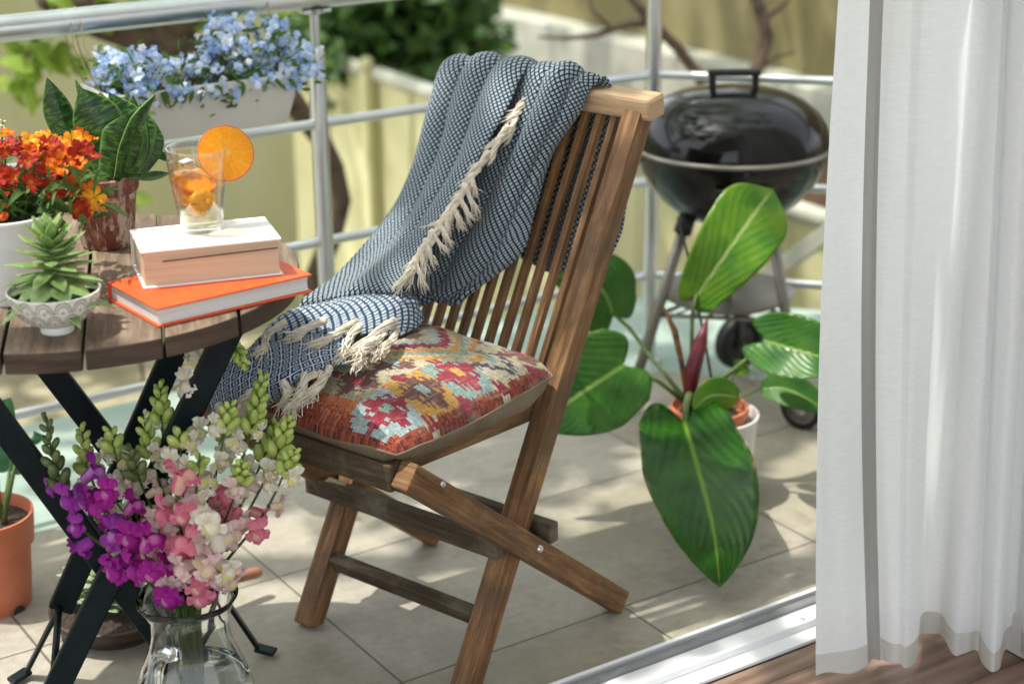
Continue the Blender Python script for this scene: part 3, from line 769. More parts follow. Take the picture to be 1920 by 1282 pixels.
M_ice = glassm('ice', (.98, .99, 1), 1.31, .12)
m = MB(); c = at(350, 312, dG); m.beam(c-V((.011, 0, 0)), c+V((.011, .004, .002)), .02, .016); o = part('ice_cube', m, M_ice, None, bevel=.004); tag(o, 'small ice cube floating at the top of the drink', 'ice cube')
m = MB()
for k in range(60):
    a = rt.uniform(0, 6.28); r = rt.uniform(.004, .028); z = rt.uniform(.018, .085); m.ball(GB + V((math.cos(a)*r, math.sin(a)*r, z)), rt.uniform(.0004, .0011), 6, 4)
part('bubbles', m, glassm('bubble_air', (1, 1, 1), 1.0001), gl, smooth=True)

# ================================================================== POTS ON THE TABLE
M_soil2 = plain('potting_soil', (.022, .014, .01), (.07, .045, .03), .95, scale=120, bump=1, bscale=160, bdist=.008)
def aged_mat():
    t = NT('aged_terracotta'); co = t.obj(); sp = t.n('SeparateXYZ', {0: co})
    n1 = t.noise(co, 28, 6, .7); n2 = t.noise(t.mapv(co, (60, 60, 16)), 1, 5, .7)
    col = t.ramp(n1, [(.32, (.10, .028, .016)), (.5, (.20, .065, .04)), (.66, (.36, .17, .12))])
    wear = t.n('MapRange', {0: n2, 1: .49, 2: .58}).outputs[0]
    low = t.n('MapRange', {0: sp.outputs[2], 1: .02, 2: .1, 3: .85, 4: .35}).outputs[0]
    col = t.mix(t.ma('MULTIPLY', wear, low), col, (.70, .62, .52))
    scr = t.n('MapRange', {0: t.ma('ABSOLUTE', t.ma('SUBTRACT', sp.outputs[2], t.ma('ADD', .082, t.ma('MULTIPLY', t.ma('SUBTRACT', n1, .5), .02)))), 1: .002, 2: .008, 3: .8, 4: 0}).outputs[0]
    col = t.mix(t.ma('MULTIPLY', scr, t.n('MapRange', {0: t.noise(co, 60, 3), 1: .45, 2: .55}).outputs[0]), col, (.60, .52, .40))
    return t.done(t.bsdf(col, .75, 0, n1, .3, .003))
M_aged = aged_mat()
def pot(name, c, prof, mat, label, seg=48, soil=None, cat='pot', soilmat=None):
    o = thing(name, c, label, cat); m = MB(); m.lathe(prof, c, seg); part('body', m, mat, o, auto=40)
    if soil:
        r, z = soil; m = MB(); m.lathe([(.0001, z+.004), (r*.5, z+.003), (r, z)], c, seg); part('soil', m, soilmat or M_soil2, o, smooth=True)
    return o
SPc = V((.938, 2.566, ZT))
pot('terracotta_pot', SPc, [(.0001, 0), (.038, 0), (.0415, .004), (.046, .05), (.0505, .088), (.0525, .088), (.055, .092), (.0555, .112), (.053, .115), (.049, .113), (.048, .095), (.0001, .092)], M_aged, 'weathered brown terracotta pot with worn glaze at the back of the table', soil=(.048, .104))
M_sans = NT('snake_plant_leaf'); t = M_sans; uv = t.uvc(); sp = t.n('SeparateXYZ', {0: uv})
band = t.noise(t.mapv(uv, (26, 2.4, 1)), 1, 4, .65, .6); a = t.ma('ABSOLUTE', t.ma('SUBTRACT', sp.outputs[1], .5))
col = t.ramp(band, [(.38, (.004, .022, .004)), (.5, (.014, .065, .008)), (.62, (.075, .19, .022))])
col = t.mix(t.n('MapRange', {0: a, 1: .44, 2: .5, 4: .75}).outputs[0], col, (.16, .30, .06))
p_ = t.bsdf(col, .34, 0, band, .25, .002); tr_ = t.n('BsdfTranslucent', {0: (.12, .34, .03, 1)})
M_sans = t.done(t.n('MixShader', {0: .2, 1: p_, 2: tr_.outputs[0]}).outputs[0])
sp_ = thing('snake_plant', SPc+V((0, 0, .104)), 'dark green broad leaved snake plant in the worn terracotta pot', 'plant')
sprof = lambda t: (.32+.68*math.sin(PI*min(1, t*.62+.1))) * (1 if t < .68 else max(0.0, 1-((t-.68)/.32)**1.7))
def sleaf(bx, by, tx, ty, d0, d1, w, bend=(0, 0), sd=None, fold=.35, nm='leaf', mt=None):
    b = at(bx, by, d0); e = at(tx, ty, d1); mid = (b+e)/2 + RT*bend[0] + UP*bend[1]
    m = MB(); s_ = sd if sd else RT
    m.leaf([b, mid, e], s_, w, sprof, fold, 18, 4, wave=.04, seed=bx); return part(nm, m, mt or M_sans, sp_, smooth=True, solid=.0028)
dS = depth(SPc+V((0, 0, .13)))
for q in ((190, 345, 88, 146, dS+.02, dS-.02, .0235, (-.012, .0), RT*.9+FW*.3), (198, 345, 142, 150, dS+.04, dS+.045, .019, (0, .0), RT*.7-FW*.6), (215, 345, 150, 165, dS-.02, dS-.05, .040, (.010, .0), RT+FW*.2),
          (220, 345, 187, 174, dS+.05, dS+.06, .03, (.004, 0), RT), (225, 345, 205, 174, dS+.01, dS+.02, .032, (.022, 0), RT*.9-FW*.3), (222, 345, 250, 180, dS+.06, dS+.08, .024, (.004, 0), RT*.8+FW*.3),
          (225, 345, 264, 196, dS+.02, dS+.02, .026, (.012, 0), RT*.8-FW*.4), (222, 340, 291, 177, dS-.035, dS-.06, .016, (-.008, .0), RT*.45+FW*.9), (228, 345, 288, 225, dS+.03, dS+.05, .024, (.012, 0), RT),
          (180, 345, 103, 236, dS+.0, dS-.01, .016, (-.004, 0), RT*.8+UP*.2), (205, 345, 235, 215, dS-.03, dS-.055, .034, (.004, 0), RT+FW*.1)):
    sleaf(*q)
sleaf(240, 330, 317, 325, dS-.02, dS-.01, .0085, (0, -.004), UP*.8+FW*.5); sleaf(238, 325, 316, 303, dS+.05, dS+.06, .007, (.012, .02), UP)

WB = V((.728, 2.408, ZT))
M_bucket = plain('white_enamel_bucket', (.70, .73, .74), (.76, .79, .79), .42, scale=14, bump=.04)
pot('white_bucket', WB, [(.0001, .0), (.058, 0), (.060, .004), (.0665, .05), (.0715, .085), (.0725, .088), (.0725, .092), (.0758, .118), (.0785, .121), (.0785, .125), (.075, .126), (.073, .118), (.062, .02), (.0001, .015)], M_bucket, 'white enamel bucket pot at the left end of the table', soil=(.072, .112))
PKc = onz(127, 452, ZT+.0); PKc = V((.842, 2.62, ZT))
pot('small_pink_pot', PKc, [(.0001, 0), (.026, 0), (.028, .003), (.033, .06), (.0345, .062), (.0345, .068), (.032, .068), (.030, .06), (.0001, .055)], plain('pale_pink_glaze', (.55, .36, .31), (.64, .46, .40), .4, scale=30), 'small pale pink pot partly hidden behind the succulent', soil=(.03, .06))
# --- bowl with succulent
def bowl_mat():
    t = NT('patterned_bowl_glaze'); uv = t.uvc(); sp = t.n('SeparateXYZ', {0: uv}); u, v = sp.outputs[0], sp.outputs[1]
    N = 15; H = .0205; v0 = .0615
    w = t.ma('DIVIDE', t.ma('SUBTRACT', v, v0), H); row = t.ma('FLOOR', w)
    def scal(k):
        fu = t.ma('SUBTRACT', t.ma('FRACT', t.ma('ADD', t.ma('MULTIPLY', u, N), t.ma('MULTIPLY', t.ma('MODULO', t.ma('ADD', row, k+20), 2.0), .5))), .5)
        fv = t.ma('SUBTRACT', t.ma('FRACT', w), -float(k))
        return t.ma('SQRT', t.ma('ADD', t.ma('POWER', t.ma('MULTIPLY', fu, 1.0), 2.0), t.ma('POWER', t.ma('MULTIPLY', fv, .55), 2.0)))
    d = scal(0)
    ins = t.ma('LESS_THAN', d, .5); d2 = scal(1)
    dd = t.ma('ADD', t.ma('MULTIPLY', ins, d), t.ma('MULTIPLY', t.ma('SUBTRACT', 1.0, ins), t.ma('MULTIPLY', d2, .9)))
    def ring(x, c, wd): return t.ma('LESS_THAN', t.ma('ABSOLUTE', t.ma('SUBTRACT', x, c)), wd)
    lines = t.ma('MAXIMUM', ring(dd, .47, .045), t.ma('MAXIMUM', ring(dd, .33, .035), t.ma('LESS_THAN', dd, .10)))
    band = t.ma('MULTIPLY', t.ma('GREATER_THAN', v, v0), t.ma('LESS_THAN', v, v0+H*2.6))
    rim = t.ma('MULTIPLY', ring(v, v0+H*2.75, .0009), 1.0)
    f = t.ma('MAXIMUM', t.ma('MULTIPLY', lines, band), rim)
    nz = t.noise(t.obj(), 90, 3)
    col = t.mix(t.ma('MULTIPLY', f, t.n('MapRange', {0: nz, 1: .3, 2: .5, 3: .6, 4: .95}).outputs[0]), (.70, .70, .66), (.27, .27, .20))
    return t.done(t.bsdf(col, .22, 0, **{'Coat Weight': .3}))
SB = V((.7265, 2.213, ZT))
bo = pot('patterned_bowl', SB, [(.0001, 0), (.0205, 0), (.0225, .002), (.0225, .008), (.0215, .011), (.033, .015), (.046, .024), (.0555, .037), (.061, .052), (.0625, .060), (.0605, .061), (.058, .052), (.05, .035), (.0001, .03)], bowl_mat(), 'small white footed bowl with olive scallop pattern at the table edge', 64, soil=(.056, .050), cat='bowl')
def succ_mat(name, c1, c2, tip):
    t = NT(name); uv = t.uvc(); sp = t.n('SeparateXYZ', {0: uv}); nz = t.noise(t.obj(), 40, 3)
    col = t.mix(t.n('MapRange', {0: nz, 1: .35, 2: .65}).outputs[0], c1, c2)
    a = t.ma('ABSOLUTE', t.ma('SUBTRACT', sp.outputs[1], .5))
    col = t.mix(t.n('MapRange', {0: a, 1: .3, 2: .5, 4: .5}).outputs[0], col, tip)
    col = t.mix(t.n('MapRange', {0: sp.outputs[0], 1: .85, 2: 1, 4: .6}).outputs[0], col, tip)
    p = t.bsdf(col, .38, 0, nz, .1, .002, **{'Specular IOR Level': .45}); tr = t.n('BsdfTranslucent', {0: c2+(1,)})
    return t.done(t.n('MixShader', {0: .12, 1: p, 2: tr.outputs[0]}).outputs[0])
M_succ = succ_mat('succulent_green', (.12, .23, .06), (.26, .38, .13), (.48, .58, .20))
M_succ2 = succ_mat('pale_succulent', (.22, .32, .18), (.36, .46, .28), (.5, .58, .36))
sc_ = thing('succulent', SB+V((0, 0, .050)), 'green pointed rosette succulent growing tall in the patterned bowl', 'succulent')
ax0 = SB + V((0, 0, .052)); ax1 = at(94, 428, depth(SB)+.005)
m = MB(); mt_ = MB()
def fleshy(mb, b, d, L, w, th, droop=0.0):
    d = d.normalized(); sd = d.cross(V((0, 0, 1)))
    if sd.length < .1: sd = V((1, 0, 0))
    sd.normalize(); up = sd.cross(d); N = 9; rows = []; uvs = []
    for i in range(N+1):
        t = i/N; ww = w*(.55+.9*t-1.1*t*t if t < .55 else (.55+.495-.333)*max(0.0, 1-((t-.55)/.45)**1.7))*1.25+.0002; hh = th*(1-t**3)*.9+.0003
        c = b + d*(L*t) + V((0, 0, -droop*L*t*t)) + up*(.12*L*t*t)
        row = []; ur = []
        for k in range(8):
            a = 2*PI*k/8; row.append(c + sd*(ww*math.cos(a)) + up*(hh*math.sin(a)*(1 if math.sin(a) < 0 else .35))); ur.append((t, .5+.5*math.cos(a)*(1 if math.sin(a) > -.5 else .4)))
        rows.append(row); uvs.append(ur)
    mb.grid(rows, uvs, close_u=True)
NL = 58
for k in range(NL):
    f = k/(NL-1); ang = k*2.39996; c = ax0.lerp(ax1, f**.85*.94)
    el = -.18 + 1.25*f**1.5 + rt.uniform(-.1, .1); L = .062*(1-f)**.5+.018; L *= rt.uniform(.85, 1.12)
    d = V((math.cos(ang)*math.cos(el), math.sin(ang)*math.cos(el), math.sin(el)))
    fleshy(m, c, d, L, .0125*(1-f*.5)+.001, .0034, .35*(1-f))
for k in range(11):
    ang = -2.2+k*.62+rt.uniform(-.15, .15); d = V((math.cos(ang), math.sin(ang), -.28)); d.z = .12; fleshy(m, ax0+V((0, 0, .016)), d, rt.uniform(.058, .068), .0175, .0045, .42)
part('leaves', m, M_succ, sc_, smooth=True)
m = MB(); m.tube([ax0-V((0, 0, .003)), ax1], [.009, .004], 8); part('stem', m, plain('succulent_stem', (.12, .15, .05), (.18, .16, .07), .7), sc_, smooth=True)

# --- wallflowers in the white bucket
M_sten = leafm('stem_and_leaf_green', (.03, .075, .012), (.08, .16, .03), (.14, .22, .06), trans=.15, rough=.45)
wf = thing('wallflower_plant', WB+V((0, 0, .112)), 'orange red and yellow wallflowers filling the white bucket', 'plant')
def flower(mb, c, ax, R_, petals, cup=.55, ruf=.12, seed=0, ref=None):
    """petals: list of (angle, halfwidth rad, length factor, cup)"""
    ax = ax.normalized(); x = (ref - ax*ref.dot(ax)).normalized() if ref is not None else ax.orthogonal().normalized(); y = ax.cross(x)
    for (an, hw, lf, cp_) in petals:
        rows = []; uvs = []; NU, NV = 5, 3
        for i in range(NU+1):
            t = i/NU; row = []; ur = []
            for j in range(-NV, NV+1):
                v = j/NV; ph = an + v*hw*(.35+.75*math.sin(PI*min(1, t*.62+.12)))*(1-.15*t)
                rr = R_*lf*(t*(1-.16*v*v*t))+R_*.04
                z = R_*cp_*(math.sin(t*1.5)*.9) - R_*.25*t*t*t*(1-cp_) + R_*ruf*math.sin(v*6+seed+an*3)*t*t
                row.append(c + ax*z + (x*math.cos(ph)+y*math.sin(ph))*rr); ur.append((t, v*.5+.5))
            rows.append(row); uvs.append(ur)
        mb.grid(rows, uvs)
def inst(src, parent, loc, quat, s=1.0):
    o = src.copy(); COL.objects.link(o); o.parent = parent; o.location = loc - wloc(parent)
    o.rotation_mode = 'QUATERNION'; o.rotation_quaternion = quat; o.scale = (s, s, s); return o
def quat_to(d, spin): return d.to_track_quat('Z', 'Y') @ Quaternion((0, 0, 1), spin)
def proto(name, mb, mat, parent):
    me = build(name, mb, mat, V((0, 0, 0))); me.polygons.foreach_set('use_smooth', [True]*len(me.polygons))
    o = bpy.data.objects.new(name, me); return o
WMATS = [petal('wallflower_red', (.42, .028, .005), (.30, .012, .004), (.75, .25, .01)), petal('wallflower_orange', (.62, .075, .005), (.72, .14, .006), (.85, .35, .01)),
         petal('wallflower_flame', (.85, .33, .01), (.75, .11, .006), (.8, .35, .01)), petal('wallflower_yellow', (.86, .48, .02), (.85, .30, .012), (.8, .4, .02))]
wp = []
for i, mt in enumerate(WMATS):
    for k in range(2):
        m = MB(); flower(m, V((0, 0, 0)), V((0, 0, 1)), .0135, [(q*PI/2+rt.uniform(-.15, .15), .72, rt.uniform(.85, 1.1), rt.uniform(.35, .75)) for q in range(4)], seed=k*2, ruf=.14)
        wp.append(proto('blossom', m, mt, wf))
stm = MB(); top = WB+V((0, 0, .112)); bl = []
rw = random.Random(9)
for k in range(96):
    if k < 72:
        px_ = rw.uniform(-40, 178); py_ = rw.uniform(268, 360) + max(0, (px_-120))*.35
        if rw.random() < .3: py_ -= 12
    else:
        px_ = rw.uniform(-40, 195); py_ = rw.uniform(335, 400)
        if 40 < px_ < 130: px_ = rw.choice([rw.uniform(-40, 30), rw.uniform(140, 188)])
    d_ = depth(WB) - .05 + rw.uniform(-.05, .07) + abs(px_-60)*.0004
    bl.append((px_, py_, d_))
bl += [(75, 258, 2.60), (100, 262, 2.58), (152, 262, 2.60), (165, 268, 2.60), (118, 255, 2.63), (176, 402, 2.52), (170, 380, 2.5), (180, 360, 2.52), (160, 345, 2.5), (178, 330, 2.52), (20, 385, 2.47), (40, 378, 2.46), (5, 368, 2.46)]
for k, (a, b, d_) in enumerate(bl[:100]):
    P = at(a, b, d_); out = (P-top); out.z = max(.02, out.z)*1.0; dr = (out.normalized() - FW*.8 + V((rw.uniform(-.6, .6), rw.uniform(-.6, .6), rw.uniform(-.3, .5)))).normalized()
    yellow = (a > 150 and b > 310) or (b < 275)
    idx = (rw.choice([4, 5, 6, 7, 6, 7]) if yellow else rw.choice([0, 1, 0, 1, 0, 1, 2, 3, 2, 4]))
    inst(wp[idx], wf, P, quat_to(dr, rw.uniform(0, 6)), rw.uniform(1.05, 1.45))
    if k % 2 == 0: stm.tube([top+V((rw.uniform(-.04, .04), rw.uniform(-.04, .04), -.01)), top.lerp(P, .55)+V((0, 0, .01)), P], [.0018, .0015, .001], 5)
part('stems', stm, M_sten, wf, smooth=True)
m = MB()
for k in range(150):
    a = rw.uniform(-50, 185); b = rw.uniform(330, 428); d_ = depth(WB)-.04+rw.uniform(-.05, .06); P = at(a, b, d_)
    d = V((rw.uniform(-1, 1), rw.uniform(-1, .6), rw.uniform(-.2, 1))).normalized(); L = rw.uniform(.03, .055)
    m.leaf([P, P+d*L*.5, P+d*L+V((0, 0, -.012))], d.orthogonal(), rw.uniform(.004, .0065), None, .3, 6, 1)
part('leaves', m, M_sten, wf, smooth=True)
# pale flower spike at the left edge behind the wallflowers
cs = thing('cream_flower_spike', onz(-15, 480, ZT), 'cream flower spike with a blue green leaf at the left edge of the photo', 'flower')
m = MB(); b0 = onz(-15, 480, ZT); b0.z = ZT; dC = depth(b0); e0 = at(6, 228, dC)
m.tube([b0, at(-8, 330, dC), e0], [.003, .0025, .001], 6); m.leaf([at(-6, 330, dC), at(10, 290, dC-.01), at(36, 262, dC)], UP, .014, None, .2, 8, 2)
part('stem', m, M_sten, cs, smooth=True)
m = MB()
for k in range(46):
    P = at(3+rw.gauss(0, 6), rw.uniform(226, 275), dC+rw.uniform(-.012, .012)); m.ball(P, rw.uniform(.0018, .0032), 6, 4)
part('florets', m, petal('cream_petals', (.72, .70, .42), (.80, .78, .58)), cs, smooth=True)
# ================================================================== CHAIR
CO = V((1.638, 2.452, 0)); CU = V((.306, -.952, 0)).normalized(); CV = V((-CU.y, CU.x, 0)); Z = V((0, 0, 1))
def cw(u, v, z): return CO + CU*u + CV*v + Z*z
M_cwood = wood('chair_teak', (.055, .026, .010), (.215, .110, .043), (.40, .235, .108), .5, .6, blotch=(.075, .05, .026))
M_cwoodlight = wood('sunlit_tone_teak', (.30, .19, .105), (.46, .32, .19), (.58, .44, .30), .3, .6)  # paler teak: sunshine on the top rail put into the colour
M_cwooddark = wood('dark_blotched_teak', (.03, .021, .011), (.075, .052, .028), (.145, .115, .075), .5, .7, blotch=(.20, .175, .125))  # darker teak with paler blotches, for rails and stretchers
ch = thing('folding_chair', CO, 'weathered teak folding chair with slatted back and crossed legs', 'chair')
def pv(z, off=0): return -.380 + .544*z + off          # centre line of the back posts
for sgn, u in ((-1, -.1815), (1, .1815)):
    m = MB(); a, b = cw(u, pv(0), 0), cw(u, pv(.888), .888)
    m.beam(a, b, .037, .042, CV)
    o = part('back_post', m, M_cwood, ch, bevel=.003)
    if sgn > 0: pass
# crossed legs outside the back posts
for u in (-.219, .219):
    m = MB(); a, b = cw(u, -.552, .462), cw(u, .008, .014)
    m.beam(a, b, .034, .044, V((0, 0, 1))); part('cross_leg', m, M_cwood, ch, bevel=.004)
m = MB(); a0 = pv(.905, -.008); m.beam(cw(-.240, a0, .899), cw(.219, a0, .899), .046, .041, V((-CV.x*.15, -CV.y*.15, 1))); part('top_rail', m, M_cwoodlight, ch, bevel=.007)
NSL = 10
for k in range(NSL):
    u = -.137 + .274*k/(NSL-1)
    m = MB(); m.beam(cw(u, pv(.44, .008), .44), cw(u, pv(.888, .004), .888), .0125, .015, CV); part('back_slat', m, M_cwood, ch, bevel=.0015)
m = MB(); m.beam(cw(-.163, pv(.425, .006), .425), cw(.163, pv(.425, .006), .425), .026, .05, V((CV.x*.4, CV.y*.4, 1))); part('lower_back_rail', m, M_cwooddark, ch, bevel=.003)
for nm, v, z, u0, h, w in (('stop_bar', -.306, .237, .2015, .036, .022), ('stop_bar', -.205, .237, .2365, .036, .022), ('stretcher', -.322, .108, .163, .034, .022)):
    m = MB(); u1 = -u0 if nm == 'stretcher' else -.236
    m.beam(cw(u1, v, z), cw(u0, v, z), w, h, V((-CV.x*.5, -CV.y*.5, 1)) if nm == 'stretcher' else Z); part(nm, m, M_cwooddark, ch, bevel=.003)
for u in (-.2365, .2365):
    m = MB(); zc = .2245; vc = -1.15*zc+.012; m.lathe([(.0001, .0045), (.005, .004), (.0065, .0015), (.0068, -.002)], cw(u, vc, zc), 16, CU*(1 if u > 0 else -1)); part('bolt', m, M_alu, ch, auto=40)
    m = MB(); zc = .44; vc = -1.15*zc-.0; m.lathe([(.0001, .004), (.004, .0035), (.005, .0015), (.005, -.002)], cw(u, vc+.02, zc-.012), 14, CU*(1 if u > 0 else -1)); part('bolt', m, M_alu, ch, auto=40)
# seat frame and seat slats
m = MB(); m.beam(cw(-.201, -.545, .452), cw(.201, -.545, .452), .034, .046, Z); part('front_rail', m, M_cwooddark, ch, bevel=.005)
for u in (-.1485, .1485):
    m = MB(); m.beam(cw(u, -.527, .447), cw(u, -.115, .425), .026, .04, Z); part('side_rail', m, M_cwood, ch, bevel=.003)
for k in range(7):
    v = -.50+.055*k; z = .4635-.0534*(v+.527); m = MB(); m.beam(cw(-.135, v, z+.008), cw(.135, v, z+.008), .042, .012, Z)
    if v < -.13: part('seat_slat', m, M_cwood, ch, bevel=.002)

# ------------------------------------------------------------------ kilim cushion
KC = dict(o=(.60, .155, .05), r=(.36, .06, .025), d=(.13, .028, .022), c=(.60, .55, .40), t=(.25, .42, .38), b=(.38, .52, .54), y=(.66, .36, .07), m=(.34, .022, .05), p=(.17, .075, .065), n=(.06, .075, .13), k=(.46, .42, .27))
NK = 128
KG = [['o']*NK for _ in range(NK)]
rk = random.Random(4)
for i in range(NK):
    for j in range(NK):
        e = min(i, j, NK-1-i, NK-1-j)
        KG[i][j] = 'o'
        if e < 5: KG[i][j] = 'r' if (e > 2 or rk.random() < .6) else 'd'
        elif e < 10 and rk.random() < .5: KG[i][j] = 'r'
def kset(i, j, c):
    if 0 <= i < NK and 0 <= j < NK: KG[i][j] = c
def medallion(ci, cj, outer, inner, core, R1=15, arms=True, inner2=None):
    for i in range(-R1-1, R1+2):
        for j in range(-R1-1, R1+2):
            a, b = abs(i), abs(j); bs = (b//3)*3; as_ = (a//2)*2
            if as_*.85 + bs*.62 <= R1 and a < R1*.98 and b < R1*.92:
                c = outer
                dd = as_*.9+bs*.9
                if dd <= R1*.72: c = inner
                if arms and (a in (2, 3) and b > 5 and b < 9): c = inner
                if arms and 3 < a < 7 and 4 < b < 7: c = outer
                if dd <= R1*.34: c = inner2 or outer
                if dd <= R1*.16: c = core
                kset(ci+i, cj+j, c)
def kp(px, py):
    P = onz(px, py, .545) - CO; u, v = P.dot(CU), P.dot(CV)
    return int((u+.215)/.43*NK), int((v+.56)/.40*NK)
def diamondframe(ci, cj, R1, cols):
    for i in range(-R1, R1+1):
        for j in range(-R1, R1+1):
            dd = (abs(i)//2)*2+(abs(j)//3)*3
            for q, c in cols:
                if dd <= R1*q: kset(ci+i, cj+j, c)
def stepband(px0, py0, px1, py1, cols, wid):
    i0, j0 = kp(px0, py0); i1, j1 = kp(px1, py1); N = 90
    for k in range(N+1):
        x, y = i0+(i1-i0)*k/N, j0+(j1-j0)*k/N
        for q, c in enumerate(cols):
            for s in range(wid):
                kset(int(x), int(y)+q*wid+s + (int(x)//4 % 2)*2, c)
schemes = [('b', 'm', 't', 'm'), ('y', 'p', 'b', 'p'), ('t', 'm', 'y', 'm'), ('c', 'n', 't', 'c'), ('k', 'p', 'm', 'p'), ('c', 'p', 'b', 'p'), ('y', 'm', 'c', 'm')]
for a in range(5):
    for b in range(6):
        ci = NK-20-a*29; cj = 16+b*26+(13 if a % 2 else 0)
        sc0 = schemes[(b + a*4) % 7]
        medallion(ci, cj, sc0[0], sc0[1], sc0[2], 16, inner2=sc0[3])
        diamondframe(ci+15, cj+13, 4, [(1, 'p' if (a+b) % 2 else 'c'), (.5, 'm')])
i_, j_ = kp(762, 640)
diamondframe(i_, j_, 47, [(1, 'y'), (.92, 'c'), (.84, 't'), (.76, 'y'), (.66, 'c'), (.60, 'm'), (.46, 'b'), (.36, 'c'), (.2, 'p')])
KG2 = [r[:] for r in KG]
for j in range(NK):
    sh = rk.choice([-1, 0, 0, 1]) if j % 2 else 0
    for i in range(NK): KG2[i][j] = KG[max(0, min(NK-1, i+sh))][j]
for _ in range(520):
    i, j = rk.randrange(2, NK-8), rk.randrange(1, NK-1); c = KG[i][j]
    for k in range(rk.randrange(2, 7)): KG2[i+k][j] = c
KG = KG2
def cushion_mats():
    t = NT('kilim_weave'); at_ = t.n('Attribute', attribute_name='Col').outputs[0]; uv = t.uvc()
    wv = t.noise(t.mapv(uv, (260, 34, 1)), 1, 3, .7); w2 = t.n('TexWave', {'Vector': t.mapv(uv, (1, 1, 1)), 'Scale': 41, 'Distortion': 1.2, 'Detail': 1}, bands_direction='Y').outputs[0]
    col = t.mix(t.n('MapRange', {0: wv, 1: .35, 2: .7, 3: .0, 4: .55}).outputs[0], at_, (.06, .03, .03))
    col = t.mix(t.n('MapRange', {0: t.noise(t.mapv(uv, (90, 14, 1)), 1, 2), 1: .5, 2: .75, 4: .25}).outputs[0], col, (.7, .55, .4))
    h = t.ma('ADD', t.ma('MULTIPLY', w2, .7), wv)
    return t.done(t.bsdf(col, .92, 0, h, .8, .0022, **{'Specular IOR Level': .15, 'Sheen Weight': .1}))
M_kilim = cushion_mats()
M_beige = plain('taupe_cotton', (.15, .122, .082), (.21, .175, .122), .9, scale=14, bump=.5, bscale=34, bdist=.006, spec=.15)
cu_ = thing('seat_cushion', cw(0, -.35, .475), 'square kilim patterned cushion in orange and red on the chair seat', 'cushion')
ZC = .499
def cush(s, t, side):
    """s,t in -1..1"""
    kk_ = (abs(s)**7+abs(t)**7+1e-12)**(1/7); kk_ = max(abs(s), abs(t))/kk_ if kk_ > 1e-3 else 1
    f = max(0.0, (1-abs(s)**3.2)*(1-abs(t)**3.2)); s0, t0 = s, t; s, t = s*kk_, t*kk_
    edge = 1-.030*(math.cos(s*PI/2) if abs(t) > .0 else 0)*t*t-.0
    u = .228*s*(1-.045*math.cos(t*PI/2)) ; v = -.362 + .212*t*(1-.05*math.cos(s*PI/2))
    f0 = f; f = f**.5
    zs = ZC + .005*t + .006*math.sin(s*5+t*3)*(1-f)
    if side > 0:
        z = zs + .058*f + .004*noise.noise(V((s*2.2, t*2.2, 4)))*f
        # pulled seam wrinkles
        z += .0045*math.sin(s*16+t*2)*max(0, 1-(1-abs(t))*5)*f + .0045*math.sin(t*15+1)*max(0, 1-(1-abs(s))*5)*f
    else: z = max(zs - .05*min(1, (f0*3)**.5), .4745-.0534*(v+.5)); u *= 1+.02*math.sin(PI*min(1, f0*2)); v -= .004*math.sin(PI*min(1, f0*2))*(1 if t < 0 else -1)
    z -= .010*max(0, (abs(s0)-.75)*(abs(t0)-.75)*16)*(1 if abs(s0) > .75 and abs(t0) > .75 else 0)
    if False: z += .018*((s-.8)*(t-.8)*25)
    return cw(u, v, z)
m = MB(); m.col = []; rows = []; uvs = []
for i in range(NK+1):
    rows.append([cush(-1+2*i/NK, -1+2*j/NK, 1) for j in range(NK+1)]); uvs.append([(i/NK, j/NK) for j in range(NK+1)])
m.grid(rows, uvs)
for i in range(NK):
    for j in range(NK):
        c = KC[KG[i][j]]; k = rk.uniform(.72, 1.15); m.col.append(tuple(min(1, x*k) for x in c))
part('kilim_top', m, M_kilim, cu_, smooth=True)
m = MB(); rows = []; nb = 48
for i in range(nb+1): rows.append([cush(-1+2*i/nb, 1-2*j/nb, -1) for j in range(nb+1)])
m.grid(rows); part('cotton_back', m, M_beige, cu_, smooth=True)
m = MB(); ring = [cush(-1+2*k/30, -1, 1) for k in range(30)]+[cush(1, -1+2*k/30, 1) for k in range(30)]+[cush(1-2*k/30, 1, 1) for k in range(30)]+[cush(-1, 1-2*k/30, 1) for k in range(30)]
m.tube(ring, .0022, 6, closed=True); part('seam_piping', m, M_beige, cu_, smooth=True)

